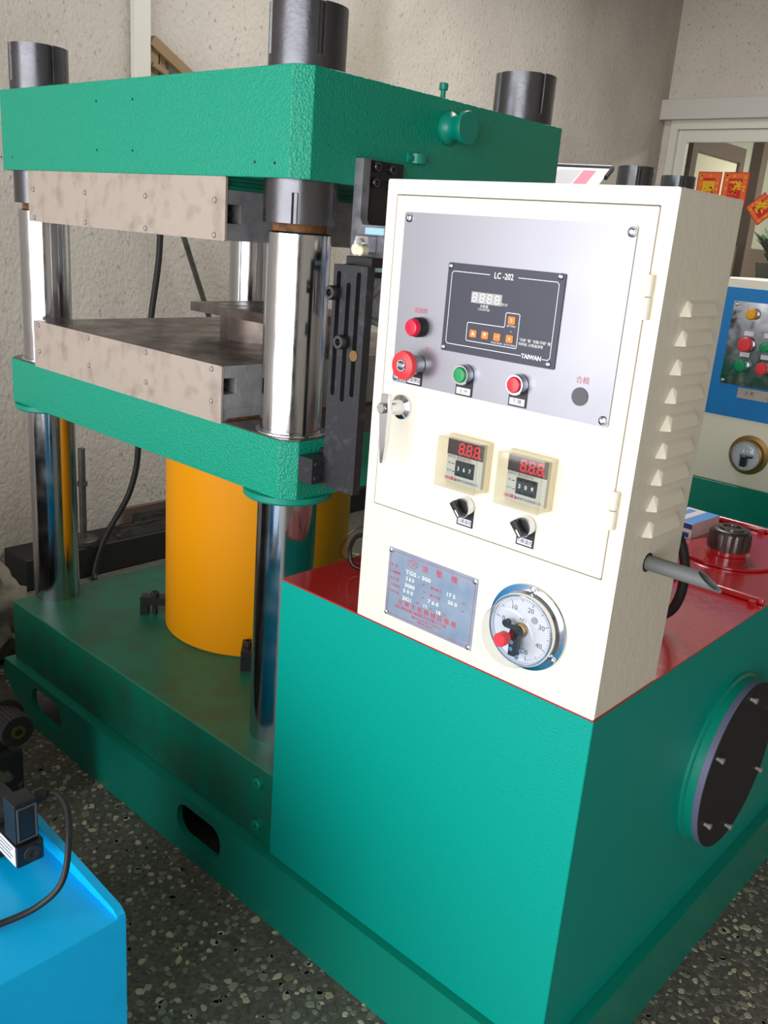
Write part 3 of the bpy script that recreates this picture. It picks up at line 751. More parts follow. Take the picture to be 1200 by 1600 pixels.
# buttons
def legend(cx, z0, z1, s, parent, y, hw=0.0145):
    bm = BM(); zc = z1 + 0.0
    prism(bm, [(cx-hw, z0), (cx+hw, z0), (cx+hw, zc)] + [(cx + hw*math.cos(a*PI/12), zc + hw*math.sin(a*PI/12)) for a in range(13)][1:-1] + [(cx-hw, zc)], 'y', y-0.0014, y)
    lg = obj('legend_plate', bm, 'plastic_black', parent)
    bm = BM(); box(bm, cx-hw*0.84, cx+hw*0.84, y-0.002, y-0.0013, z0+0.0022, z0+0.0115); obj('paper_label', bm, 'label_white', parent)
    letters(parent, [(s, cx, z0+0.0068, 0.0068)], 'dark_print', y-0.0023, 'legend_text')
def bezel(cx, cz, y, name, label, r=0.0145, h=0.012, m='chrome_small'):
    bm = BM(); lathe(bm, [(0, 0), (r, 0), (r, h*0.7), (r*0.93, h), (r*0.78, h), (r*0.78, h*0.6), (0, h*0.6)], (cx, y-0.0014, cz), (0, -1, 0), 36)
    return obj(name, bm, m, cab, label=label)
for cx, cz, m, s, lb in ((-0.2735, 0.4298, 'green_cap', '上 升', 'green push button'), (-0.182, 0.431, 'red_cap', '下 降', 'red push button')):
    b_ = bezel(cx, cz, YPN, 'push_button', lb)
    bm = BM(); lathe(bm, [(0, 0), (0.0108, 0), (0.0108, 0.009), (0.0095, 0.0105), (0, 0.011)], (cx, YPN-0.006, cz), (0, -1, 0), 32); obj('button_cap', bm, m, b_)
    legend(cx, cz-0.0305, cz-0.004, s, b_, YPN)
b_ = bezel(-0.3625, 0.4845, YPN, 'indicator_lamp', 'red indicator lamp', 0.0142, 0.014, 'plastic_black')
bm = BM(); lathe(bm, [(0, 0), (0.0122, 0), (0.0122, 0.011), (0.0105, 0.0135), (0, 0.0145)], (-0.3625, YPN-0.010, 0.4845), (0, -1, 0), 32); obj('lens', bm, 'red_lamp', b_)
b_ = bezel(-0.3625, 0.4308, YPN, 'emergency_stop', 'red mushroom emergency stop button', 0.0145, 0.018)
bm = BM(); lathe(bm, [(0, 0), (0.0135, 0), (0.0135, 0.006), (0.0205, 0.009), (0.0215, 0.014), (0.0195, 0.0185), (0.012, 0.0205), (0, 0.021)], (-0.3625, YPN-0.017, 0.4308), (0, -1, 0), 40); mh = obj('mushroom_head', bm, 'red_soft', b_)
yh = YPN-0.0383
bm = BM(); cyl(bm, (-0.3625, yh+0.0003, 0.4308), (-0.3625, yh, 0.4308), 0.0088, seg=28); obj('stop_badge', bm, 'panel_navy', b_)
bm = BM()
for a0 in (20, 200): strip(bm, [(-0.3625 + 0.0076*math.cos(math.radians(a0+t*14)), 0.4308 + 0.0076*math.sin(math.radians(a0+t*14))) for t in range(11)], 0.0008, yh-0.0002)
text_bm(bm, 'STOP', 0.0062, -0.3625, 0.4308, yh-0.0002, bold=0.0002); flat(b_, bm, 'white_print', yh-0.0002, 'stop_lettering')
legend(-0.3665, 0.3995, 0.426, '緊急停止', b_, YPN)
# temperature controllers
for cx, val, lb in ((-0.2505, '367', 'temperature controller set to 367'), (-0.145, '309', 'temperature controller set to 309')):
    cz = 0.3072; a = 0.0362
    bm = BM(); box(bm, cx-a, cx+a, YD-0.008, YD, cz-a, cz+a, 0.001, 1); t = obj('temperature_controller', bm, 'ctrl_case', cab, label=lb)
    b2 = 0.0318
    bm = BM(); box(bm, cx-b2, cx+b2, YD-0.0145, YD-0.008, cz-b2, cz+b2); obj('face_plate', bm, 'ctrl_face', t)
    yf = YD-0.0145
    bm = BM(); box(bm, cx-b2, cx+b2, yf-0.0006, yf, cz+0.0085, cz+b2); obj('display_window', bm, 'led_window', t)
    bm = BM()
    for k in range(3): seven(bm, cx-0.0115 + k*0.0135, cz+0.0125, 0.0085, 0.0145, yf-0.001, 0.0023)
    flat(t, bm, 'led_red', yf-0.001, 'led_digits')
    bm = BM(); box(bm, cx-0.0145, cx+0.018, yf-0.002, yf, cz-0.0205, cz+0.002); th = obj('thumbwheel', bm, 'plastic_black', t)
    for k in range(3):
        bm = BM(); xx = cx-0.0085+k*0.0102
        box(bm, xx-0.0026, xx+0.0026, yf-0.003, yf-0.002, cz-0.0025, cz+0.0005); box(bm, xx-0.0026, xx+0.0026, yf-0.003, yf-0.002, cz-0.0195, cz-0.0165)
        obj('wheel_button', bm, 'soot', t)
    letters(t, [(ch, cx-0.0085+k*0.0102, cz-0.0096, 0.008, {'bold': 0.0002}) for k, ch in enumerate(val)], 'white_print', yf-0.0023, 'set_value')
    letters(t, [('XMTD 数显调节仪', cx-0.0095, cz+0.0052, 0.0052), ('AL ▬', cx-0.0235, cz-0.004, 0.0045), ('OUT ▬', cx-0.0235, cz-0.0155, 0.0042), ('温德电气科技有限公司', cx+0.006, cz-0.0272, 0.0043)], 'dark_print', yf-0.0003)
    letters(t, [('CKG温德', cx-0.0228, cz-0.0268, 0.0052, {'bold': 0.0002})], 'red_print', yf-0.0003, 'maker_mark')
    bm = BM()
    outer = rrect(cx-a-0.0005, cx+a+0.0005, cz-a-0.0005, cz+a+0.0005, 0.0015, 2); inner = rrect(cx-a+0.001, cx+a-0.001, cz-a+0.001, cz+a-0.001, 0.001, 2)
    plate(bm, outer, [inner], 'y', YD-0.0335, YD-0.008); prism(bm, outer, 'y', YD-0.035, YD-0.0336)
    obj('clear_cover', bm, 'clear', t, label='transparent protective cover')
# selector knobs
for cx, cz, s, lb in ((-0.249, 0.2412, '上模溫控', 'left rotary selector knob'), (-0.1435, 0.2412, '下模溫控', 'right rotary selector knob')):
    b_ = bezel(cx, cz, YD, 'selector_knob', lb, 0.0148, 0.013)
    bm = BM(); lathe(bm, [(0, 0), (0.012, 0), (0.012, 0.006), (0, 0.006)], (cx, YD-0.01, cz), (0, -1, 0), 32); obj('knob_disc', bm, 'plastic_black', b_)
    A = math.radians(48)
    Mk = Matrix.Translation((cx, 0, cz)) @ Matrix.Rotation(A, 4, 'Y')
    bm = BM(); box(bm, -0.0125, 0.0125, YD-0.028, YD-0.015, -0.0045, 0.0045, 0.0012, 2); bm.transform(Mk); kg = obj('knob_grip', bm, 'plastic_black', b_)
    bm = BM(); box(bm, 0.001, 0.0115, YD-0.0286, YD-0.0279, -0.0012, 0.0012); bm.transform(Mk); obj('white_pointer', bm, 'white_print', b_)
    legend(cx, cz-0.0305, cz-0.004, s, b_, YD)
# name plate
NX0, NX1, NZ0, NZ1 = -0.3892, -0.2133, 0.0222, 0.1378
bm = BM(); box(bm, NX0, NX1, -0.0012, 0.0, NZ0, NZ1); npl = obj('name_plate', bm, 'plate_blue', cab, label='blue-grey maker plate with red print')
for x, z in ((NX0+0.0045, NZ1-0.0045), (NX1-0.0045, NZ1-0.0045), (NX1-0.0045, NZ0+0.0045), (NX0+0.0045, NZ0+0.0045)): inst('screw', sc3, (x, -0.0012, z), npl)
yn = -0.0015
bm = BM(); i_ = 0.0045; c_ = 0.005
x0, x1, z0, z1 = NX0+i_, NX1-i_, NZ0+i_, NZ1-i_
strip(bm, [(x0+c_, z0), (x1-c_, z0), (x1-c_, z0+c_*0.6), (x1, z0+c_), (x1, z1-c_), (x1-c_, z1-c_*0.6), (x1-c_, z1), (x0+c_, z1), (x0+c_, z1-c_*0.6), (x0, z1-c_), (x0, z0+c_), (x0+c_, z0+c_*0.6)], 0.0006, yn, True)
flat(npl, bm, 'red_print', yn, 'printed_border')
bm = BM(); strip(bm, [(-0.3395 + 0.0098*math.cos(t*PI/16), 0.1225 + 0.0062*math.sin(t*PI/16)) for t in range(32)], 0.0008, yn, True)
flat(npl, bm, 'red_print', yn, 'printed_oval')
for s, x, z, sz, al in (('TGS', -0.3395, 0.1225, 0.0068, 'CENTER'), ('油', -0.3145, 0.1215, 0.0125, 'CENTER'), ('壓', -0.2855, 0.122, 0.0125, 'CENTER'), ('機', -0.2565, 0.1225, 0.0125, 'CENTER'),
    ('型  號', -0.383, 0.1095, 0.0052, 'LEFT'), ('公稱噸數', -0.383, 0.0985, 0.0052, 'LEFT'), ('馬 力 數', -0.383, 0.0875, 0.0052, 'LEFT'), ('工作高度', -0.383, 0.0765, 0.0052, 'LEFT'), ('工作行程', -0.383, 0.0655, 0.0052, 'LEFT'),
    ('使用壓力', -0.3, 0.096, 0.0052, 'LEFT'), ('最大行程', -0.3, 0.084, 0.0052, 'LEFT'), ('噸', -0.3165, 0.096, 0.004, 'LEFT'), ('kg', -0.314, 0.0855, 0.004, 'LEFT'), ('mm', -0.3165, 0.075, 0.004, 'LEFT'), ('MPa', -0.2385, 0.092, 0.0042, 'LEFT'), ('mm', -0.2385, 0.0795, 0.0042, 'LEFT'),
    ('年', -0.3255, 0.0622, 0.0055, 'LEFT'), ('月', -0.2985, 0.0615, 0.0055, 'LEFT'), ('日', -0.2715, 0.061, 0.0055, 'LEFT'),
    ('台 灣 大 新 機 械 設 備 廠', -0.3038, 0.052, 0.0106, 'CENTER'), ('地址:臺灣省臺北縣新莊市中正路八二七號', -0.316, 0.0432, 0.0058, 'CENTER'), ('電話:(02) 2901-8216   2903-5517', -0.303, 0.0362, 0.0044, 'CENTER'), ('傳真:(02) 2901-8217', -0.303, 0.031, 0.004, 'CENTER')):
    letters(npl, [(s, x, z, sz, {'align': al})], 'red_print', yn, 'red_lettering')
L_ = {'align': 'LEFT'}
letters(npl, [('TGS - 300', -0.352, 0.1065, 0.0088, {'align': 'LEFT', 'xs': 1.4}), ('3 6 0', -0.3505, 0.0958, 0.0085, L_), ('3000', -0.352, 0.0845, 0.0085, {'align': 'LEFT', 'xs': 1.25}), ('5 0 0', -0.354, 0.0742, 0.0085, {'align': 'LEFT', 'xs': 1.2}), ('2021', -0.3545, 0.0615, 0.0085, {'align': 'LEFT', 'xs': 1.2}),
              ('17 5', -0.2695, 0.0965, 0.0085, {'align': 'LEFT', 'xs': 1.25}), ('20 0', -0.2645, 0.085, 0.0085, {'align': 'LEFT', 'xs': 1.2}), ('7 6 0', -0.303, 0.0732, 0.0085, {'align': 'LEFT', 'xs': 1.25}), ('11', -0.3117, 0.0626, 0.0085, {'align': 'LEFT', 'xs': 1.1}), ('18', -0.2858, 0.0612, 0.0085, {'align': 'LEFT', 'xs': 1.2})], 'white_print', yn-0.0002, 'stamped_figures', bold=0.0002)
# pressure gauge
GX, GZ = -0.122, 0.0955
bm = BM(); lathe(bm, [(0.05, 0), (0.0632, 0), (0.0638, 0.0015), (0.063, 0.003), (0.0545, 0.0035), (0.0535, 0.008), (0.0535, 0.0175), (0.052, 0.02), (0.0495, 0.02), (0.0485, 0.012), (0, 0.012)], (GX, 0, GZ), (0, -1, 0), 64)
ga = obj('pressure_gauge', bm, 'chrome_small', cab, label='chrome pressure gauge with clear dome and red knob')
for a in (95, 215, 335):
    inst('screw', sc3, (GX + 0.0585*math.cos(math.radians(a-8)), -0.003, GZ + 0.0585*math.sin(math.radians(a-8))), ga)
bm = BM(); cyl(bm, (GX, -0.012, GZ), (GX, -0.0135, GZ), 0.0485, seg=64); obj('dial_face', bm, 'dial_white', ga)
bm = BM(); yd = -0.0138
for k in range(51):
    a = math.radians(170 - 4.9*k); r0, r1 = (0.039 if k % 10 == 0 else 0.041 if k % 5 == 0 else 0.043), 0.046
    strip(bm, [(GX + r0*math.cos(a), GZ + r0*math.sin(a)), (GX + r1*math.cos(a), GZ + r1*math.sin(a))], 0.0009 if k % 5 == 0 else 0.0005, yd)
for k in range(6):
    a = math.radians(170 - 49*k); text_bm(bm, str(k*10), 0.0105, GX + 0.033*math.cos(a), GZ + 0.033*math.sin(a), yd)
text_bm(bm, 'MPa', 0.007, GX, GZ+0.014, yd)
flat(ga, bm, 'dark_print', yd, 'dial_scale')
bm = BM(); prism(bm, [(GX-0.002, GZ), (GX+0.002, GZ), (GX-0.024, GZ-0.03)], 'y', -0.0175, -0.0165); cyl(bm, (GX, -0.0135, GZ), (GX, -0.034, GZ), 0.0075, seg=20); obj('pointer', bm, 'soot', ga)
bm = BM(); cyl(bm, (GX+0.018, -0.0136, GZ+0.02), (GX+0.018, -0.015, GZ+0.02), 0.005, seg=16); obj('dial_emblem', bm, 'lcd_grey', ga)
bm = BM(); lathe(bm, [(0.0085, 0), (0.0105, 0.001), (0.0085, 0.002), (0.0105, 0.004), (0.0085, 0.005), (0.0105, 0.007), (0.0085, 0.008)], (GX, -0.015, GZ), (0, -1, 0), 20); obj('contact_spring', bm, 'brass', ga)
bm = BM(); box(bm, GX-0.0055, GX+0.0075, -0.036, -0.024, GZ-0.034, GZ-0.002, 0.001, 1); box(bm, GX-0.02, GX+0.004, -0.031, -0.028, GZ+0.002, GZ+0.01, 0.0008, 1); cyl(bm, (GX-0.017, -0.033, GZ+0.009), (GX-0.017, -0.024, GZ+0.009), 0.005, seg=12); obj('contact_block', bm, 'plastic_black', ga)
bm = BM()
for x, z in ((0.0005, -0.012), (0.0005, -0.022), (0.0115, -0.031), (0.017, -0.02)): cyl(bm, (GX+x, -0.036, GZ+z), (GX+x, -0.0385, GZ+z), 0.0032, seg=12)
obj('contact_screws', bm, 'chrome_small', ga)
bm = BM(); cyl(bm, (GX-0.004, -0.034, GZ-0.003), (GX-0.004, -0.05, GZ-0.003), 0.004, seg=12); obj('knob_stem', bm, 'red_print', ga)
bm = BM(); lathe(bm, [(0.0495, 0.0195), (0.049, 0.024), (0.0475, 0.026), (0.046, 0.047), (0.0435, 0.0505), (0.04, 0.052), (0, 0.0545)], (GX, 0, GZ), (0, -1, 0), 64)
obj('dome', bm, 'dome_clear', ga, label='clear plastic dome')
bm = BM(); cyl(bm, (GX, -0.054, GZ), (GX, -0.07, GZ), 0.0098, seg=24, bev=0.0015); obj('reset_knob', bm, 'red_soft', ga)
# louvres, conduit
for k in range(9):
    zt = 0.561 - k*0.0357; zb_ = zt-0.0205; y0, y1 = 0.0495, 0.1485
    bm = BM(); hull(bm, [(-0.0005, y0, zb_), (-0.0005, y1, zb_), (-0.0005, y0+0.017, zt), (-0.0005, y1-0.004, zt), (0.013, y0+0.006, zb_+0.001), (0.013, y1-0.008, zb_+0.001), (0.006, y0+0.02, zt-0.005), (0.006, y1-0.007, zt-0.005)])
    bmesh.ops.bevel(bm, geom=bm.edges[:], offset=0.0008, segments=1, affect='EDGES')
    obj('louvre', bm, 'cream', cab, angle=20)
bm = BM(); seg = 24; ro, ri = 0.0105, 0.0085; y_, z_ = 0.083, 0.2125
def ring(r, f): return [bm.verts.new((f(math.sin(2*PI*k/seg)), y_ + r*math.cos(2*PI*k/seg), z_ + r*math.sin(2*PI*k/seg))) for k in range(seg)]
A0 = ring(ro, lambda s: -0.02); A1 = ring(ro, lambda s: 0.088 - 0.017*s); B1 = ring(ri, lambda s: 0.088 - 0.017*s); B0 = ring(ri, lambda s: -0.018)
for a, b in ((A0, A1), (A1, B1), (B1, B0)):
    for k in range(seg): bm.faces.new((a[k], a[(k+1) % seg], b[(k+1) % seg], b[k]))
bm.faces.new(B0); bm.faces.new(A0)
obj('conduit_stub', bm, 'hose_grey', cab, label='grey corrugated conduit stub')
bm = BM(); lathe(bm, [(0.0108, 0), (0.0135, 0), (0.0135, 0.0006), (0.0108, 0.0006), (0.0108, 0)], (0, y_, z_), (1, 0, 0), 28); obj('conduit_hole', bm, 'soot', cab)

# ================================================================== BLUE POWER UNIT, FOREGROUND LEFT
bu = thing('power_unit', (-0.7, -0.82, F0), 'bright blue hydraulic power unit in the left foreground', 'power unit')
BX1, BY1 = -0.3577, -0.4994
bm = BM(); box(bm, -1.05, BX1, -1.14, BY1, F0, -0.256, 0.0025, 2); obj('tank_box', bm, 'blue_paint', bu)
bm = BM(); prism(bm, [(-0.612, -0.256), (BX1-0.0015, -0.256), (BX1-0.0015, -0.2535), (BX1-0.012, -0.247), (-0.605, -0.226), (-0.612, -0.232)], 'y', BY1-0.013, BY1-0.0015); obj('rear_lip', bm, 'blue_paint', bu)
bm = BM(); box(bm, -1.05, -0.78, -1.13, -0.7, -0.2562, -0.02, 0.02, 3); obj('unseen_light_blocker', bm, 'blue_paint', bu)  # unseen box added to block light from the bed and tank front
bm = BM(); box(bm, -0.86, -0.565, -0.585, -0.525, -0.2562, -0.19, 0.002, 1); vb = obj('valve_body', bm, 'dusty_black', bu)
bm = BM(); box(bm, -0.57, -0.5, -0.5745, -0.5365, -0.232, -0.2, 0.0025, 2); so = obj('solenoid_coil', bm, 'plastic_black', bu)
bm = BM(); lathe(bm, [(0, 0), (0.012, 0), (0.0115, 0.0025), (0.005, 0.0025), (0.004, 0.001), (0, 0.001)], (-0.5, -0.5535, -0.2155), (1, 0, 0), 24); obj('coil_nut', bm, 'dusty_black', so)
bm = BM(); box(bm, -0.566, -0.5035, -0.5752, -0.5744, -0.2295, -0.1995); obj('rating_label', bm, 'label_white', so, label='white rating label')
for k in range(4):
    bm = BM(); box(bm, -0.56, -0.51-0.006*(k % 2), -0.5755, -0.5752, -0.2055-k*0.006, -0.204-k*0.006); obj('label_line', bm, 'plastic_grey', so)
bm = BM(); box(bm, -0.538, -0.505, -0.573, -0.54, -0.2, -0.138, 0.003, 2); cn = obj('plug_connector', bm, 'plastic_black', bu)
bm = BM(); plate(bm, [(-0.57, -0.195), (-0.543, -0.195), (-0.543, -0.144), (-0.57, -0.144)], [[(-0.568, -0.193), (-0.545, -0.193), (-0.545, -0.146), (-0.568, -0.146)]], 'x', -0.505, -0.5035); obj('connector_frame', bm, 'plastic_grey', cn)
bm = BM(); cyl(bm, (-0.521, -0.541, -0.148), (-0.521, -0.522, -0.148), 0.0095, seg=20, bev=0.002); obj('cable_gland', bm, 'plastic_black', cn)
bm = BM(); tube(bm, [(-0.521, -0.524, -0.148), (-0.512, -0.512, -0.148), (-0.475, -0.515, -0.15), (-0.435, -0.535, -0.168), (-0.412, -0.558, -0.205), (-0.425, -0.585, -0.236), (-0.442, -0.628, -0.249), (-0.46, -0.70, -0.2505), (-0.5, -0.8, -0.2505)], 0.0042, 12)
obj('coil_cable', bm, 'rubber', bu)

# ================================================================== BLACK GRIMY MACHINE, LEFT EDGE
bk = thing('old_motor_unit', (-1.6, -0.6, F0), 'grimy black machine with knurled knob at the left edge', 'machine')
bm = BM(); box(bm, -2.1, -1.25, -1.0, -0.21, F0, -0.56, 0.006, 2); obj('machine_body', bm, 'peeled', bk)
bm = BM(); box(bm, -2.2, -1.3, -1.35, -0.62, F0, -0.13, 0.01, 2); obj('unseen_shade_box', bm, 'dusty_black', bk)  # added mass out of view, keeps light off the lower left
bm = BM(); box(bm, -1.5, -1.27, -0.335, -0.225, -0.56, -0.48, 0.006, 2); obj('bearing_block', bm, 'dusty_black', bk)
bm = BM(); lathe(bm, [(0, 0), (0.05, 0), (0.052, 0.02), (0.052, 0.2), (0.046, 0.23), (0, 0.23)], (-1.46, -0.259, -0.459), (1, 0, 0), 40); obj('housing', bm, 'dusty_black', bk)
bm = BM()
prism(bm, [(-0.259 + (0.036 if k % 2 else 0.0335)*math.cos(2*PI*k/56), -0.459 + (0.036 if k % 2 else 0.0335)*math.sin(2*PI*k/56)) for k in range(56)], 'x', -1.23, -1.165)
kn = obj('knurled_knob', bm, 'dusty_black', bk)
bm = BM(); lathe(bm, [(0.008, 0), (0.015, 0), (0.015, 0.004), (0.008, 0.004), (0.008, 0)], (-1.165, -0.259, -0.459), (1, 0, 0), 24); obj('brass_ring', bm, 'brass', kn)
# crumpled sack beside the press
bm = BM(); bmesh.ops.create_icosphere(bm, subdivisions=4, radius=1.0)
rs = random.Random(5); ph = [(rs.uniform(-14, 14), rs.uniform(-14, 14), rs.uniform(-14, 14), rs.uniform(0, 6), rs.uniform(0.015, 0.05)) for _ in range(16)]
for v in bm.verts:
    p = v.co.copy(); k = 1 + sum(a*math.sin(fx*p.x + fy*p.y + fz*p.z + q) for fx, fy, fz, q, a in ph)
    v.co = Vector((-2.1 + p.x*0.16*k, 0.06 + p.y*0.15*k, max(F0, F0+0.13 + p.z*0.16*k)))
obj('crumpled_sack', bm, 'bag', None, 'crumpled dirty plastic sack on the floor left of the press', 'sack', angle=60)

# ================================================================== ALONG THE LEFT WALL
bm = BM(); box(bm, -2.649, -2.615, 0.965, 1.03, 0.82, 2.549, 0.002, 1); tr = obj('wall_trunking', bm, 'pvc', None, 'white plastic cable trunking running up the plaster wall', 'trunking')
wf = thing('wooden_bracket', (-2.63, 1.15, 0.93), 'raw wooden triangular bracket on the plaster wall', 'bracket')
def board(a, b, w, m, parent, name, x0=-2.648, x1=-2.625):
    d = (Vector(b)-Vector(a)).normalized(); n = Vector((-d.y, d.x))*w/2; a = Vector(a); b = Vector(b)
    bm = BM(); prism(bm, [tuple(a+n), tuple(b+n), tuple(b-n), tuple(a-n)], 'x', x0, x1); return obj(name, bm, m, parent)
board((1.052, 0.93), (1.052, 1.215), 0.032, 'wood_raw', wf, 'upright')
board((1.037, 1.215), (1.42, 1.005), 0.036, 'wood_raw', wf, 'diagonal_rail', -2.638, -2.612)
board((1.09, 0.93), (1.09, 1.185), 0.026, 'wood_raw', wf, 'inner_upright', -2.648, -2.63)
board((1.04, 1.135), (1.1, 1.112), 0.018, 'wood_raw', wf, 'cross_piece', -2.624, -2.608)
bm = BM(); tube(bm, [(-2.46, 0.955, 0.95), (-2.45, 0.958, 0.53), (-2.45, 0.919, 0.245), (-2.45, 0.872, -0.1), (-2.45, 0.86, -0.253), (-2.45, 0.848, -0.341), (-2.45, 0.813, -0.439), (-2.45, 0.75, -0.532), (-2.45, 0.699, -0.614), (-2.43, 0.65, -0.736), (-2.3, 0.62, -0.737)], 0.0115, 12)
obj('hanging_cable', bm, 'rubber', None, 'thick black cable hanging behind the press down to the floor', 'cable')
bm = BM(); cyl(bm, (-2.553, 1.008, 0.845), (-2.553, 1.61, -0.617), 0.011, seg=16)
obj('leaning_rod', bm, 'steel_bar', None, 'thin dark steel rod leaning behind the press platens', 'rod')
ps = thing('pipe_stand', (-2.52, 0.66, -0.62), 'grey pipe upright on a flange by the plaster wall', 'pipe')
bm = BM(); cyl(bm, (-2.52, 0.66, -0.6), (-2.52, 0.66, -0.245), 0.0135, seg=18); obj('pipe', bm, 'steel_bar', ps)
bm = BM(); cyl(bm, (-2.52, 0.66, -0.39), (-2.52, 0.66, -0.375), 0.02, seg=18); obj('collar', bm, 'steel_bar', ps)
bm = BM(); cyl(bm, (-2.52, 0.66, -0.622), (-2.52, 0.66, -0.6), 0.055, seg=30, bev=0.003); obj('flange', bm, 'steel_bar', ps)
bm = BM(); box(bm, -2.64, -2.468, 0.4, 2.6, F0, -0.622, 0.005, 1); obj('sooty_sleeper', bm, 'soot', None, 'sooty black timber sleeper lying along the plaster wall', 'timber')
bm = BM(); box(bm, -2.648, -2.628, 0.9, 2.3, -0.622, -0.555, 0.002, 1); obj('plank', bm, 'wood_dark', None, 'narrow brown plank standing against the wall', 'plank')
def channel(x, y0, y1, z, w, h, rot, label):
    t = 0.004
    prof = [(0, 0), (w, 0), (w, h), (w-t, h), (w-t, t), (t, t), (t, h), (0, h)]
    c, s = math.cos(rot), math.sin(rot)
    bm = BM(); prism(bm, [(x + a*c - b*s, z + a*s + b*c) for a, b in prof], 'y', y0, y1)
    return obj('steel_channel', bm, 'steel_bar', None, label, 'steel bar', 'steel channels by the wall')
channel(-2.53, 0.80, 2.2, -0.6225, 0.05, 0.035, 0.0, 'nearer grey steel channel lying on the sooty sleeper')
channel(-2.626, 0.95, 2.3, -0.6225, 0.05, 0.04, 0.0, 'farther grey steel channel lying against the wall plank')

# ================================================================== SECOND PRESS AND ITS CONSOLE
p2 = thing('hydraulic_press', (-1.53, 2.25, F0), 'second press behind, black column nuts showing above the cabinet', 'press')
bm = BM(); box(bm, -2.0, -1.06, 1.95, 2.55, F0, -0.45, 0.004, 1); obj('bed', bm, 'green_smooth', p2)
bm = BM(); box(bm, -2.0, -1.06, 1.95, 2.55, 0.64, 0.815, 0.004, 1); obj('crown', bm, 'green_smooth', p2)
for x, y in ((-1.165, 2.07), (-1.165, 2.41), (-1.895, 2.07), (-1.895, 2.41)):
    bm = BM(); cyl(bm, (x, y, -0.45), (x, y, 0.67), 0.05, seg=32); obj('column', bm, 'chrome', p2)
    bm = BM(); a = math.radians(-52); prism(bm, notched(x, y, 0.064, a, n=96), 'z', 0.835, 0.9); prism(bm, circ(x, y, 0.064, 96, a), 'z', 0.815, 0.835); obj('upper_nut', bm, 'nut_black', p2)
bm = BM(); cyl(bm, (-1.53, 2.25, -0.45), (-1.53, 2.25, 0.2), 0.16, seg=40); obj('cylinder', bm, 'yellow', p2)
# printed board lying tilted on its crown
pb = thing('printed_board', (-1.6, 2.35, 0.815), 'tilted printed board with black edge behind the crown', 'board')
PM = Matrix.Translation((-1.62, 2.27, 0.845)) @ Matrix.Rotation(math.radians(16), 4, 'Z') @ Matrix.Rotation(math.radians(24), 4, 'X')
bm = BM(); box(bm, -0.2, 0.17, 0.0, 0.2, 0.0, 0.006); bm.transform(PM); obj('sheet', bm, 'paper', pb)
bm = BM(); box(bm, -0.2, 0.17, 0.2, 0.212, -0.004, 0.012); box(bm, 0.17, 0.182, 0.1, 0.212, -0.004, 0.012); bm.transform(PM); obj('black_edge', bm, 'rubber', pb)
bm = BM(); box(bm, -0.2, 0.17, 0.2125, 0.216, -0.012, 0.014); bm.transform(PM); obj('white_edge', bm, 'paper', pb)
bm = BM(); box(bm, -0.04, 0.06, 0.01, 0.17, 0.006, 0.0068); bm.transform(PM); obj('grey_print', bm, 'lcd_grey', pb)
bm = BM(); box(bm, 0.065, 0.12, 0.01, 0.17, 0.006, 0.0068); bm.transform(PM); obj('pink_print', bm, 'pink_ink', pb)
bm = BM(); box(bm, -1.78, -1.5, 2.262, 2.5, 0.815, 0.845); obj('prop', bm, 'soot', pb)

c2 = thing('control_cabinet', (-0.4, 1.95, -0.09), 'white control console with blue button panel standing behind', 'control cabinet')
CY2 = 1.85; K0, K1 = -0.675, -0.2
bm = BM(); box(bm, K0, K1, CY2, 2.1, -0.085, 0.562, 0.004, 1); obj('console_body', bm, 'cream', c2)
bm = BM(); box(bm, K0+0.001, K1-0.001, CY2-0.003, CY2, 0.132, 0.533, 0.001, 1); obj('blue_front', bm, 'blue_panel', c2)
bm = BM(); box(bm, -0.641, -0.33, CY2-0.005, CY2-0.003, 0.235, 0.492); mp = obj('button_panel', bm, 'mirror_panel', c2, label='mirror-finish button panel')
sc2 = pan_head(0.006, 0.004, 'chrome_small')
for x, z in ((-0.632, 0.483), (-0.632, 0.245), (-0.34, 0.483), (-0.34, 0.245)): inst('screw', sc2, (x, CY2-0.005, z), mp)
yq = CY2-0.005
for x, z, m, r, lb in ((-0.5745, 0.457, 'yellow_cap', 0.0165, 'yellow button'), (-0.5765, 0.364, 'red_soft', 0.0225, 'red mushroom button'), (-0.578, 0.2985, 'green_cap', 0.019, 'green button'), (-0.514, 0.364, 'green_cap', 0.0165, 'green button'), (-0.512, 0.2985, 'red_soft', 0.019, 'red button')):
    bm = BM(); lathe(bm, [(0, 0), (r*0.95, 0), (r*0.95, 0.01), (0, 0.01)], (x, yq, z), (0, -1, 0), 28); b_ = obj('push_button', bm, 'chrome_small', c2, label=lb)
    bm = BM(); lathe(bm, [(0, 0), (r, 0), (r, 0.012), (r*0.85, 0.016), (0, 0.017)], (x, yq-0.01, z), (0, -1, 0), 28); obj('button_cap', bm, m, b_)
    if m != 'yellow_cap':
        bm = BM(); box(bm, x-0.015, x+0.015, yq-0.001, yq, z+0.027, z+0.041); obj('paper_label', bm, 'label_white', b_)
bm = BM(); box(bm, -0.577, -0.48, CY2-0.006, CY2-0.003, 0.197, 0.229); sg = obj('console_plate', bm, 'stainless_guard', c2)
letters(sg, [('上 昇', -0.54, 0.215, 0.014)], 'dark_print', CY2-0.0065)
bm = BM(); lathe(bm, [(0, 0), (0.063, 0), (0.063, 0.004), (0.05, 0.006), (0.05, 0.028), (0.046, 0.03), (0.046, 0.02), (0, 0.02)], (-0.505, CY2, 0.023), (0, -1, 0), 48); g2 = obj('pressure_gauge', bm, 'brass', c2, label='brass rimmed pressure gauge')
bm = BM(); cyl(bm, (-0.505, CY2-0.02, 0.023), (-0.505, CY2-0.0215, 0.023), 0.046, seg=40); obj('dial_face', bm, 'dial_white', g2)
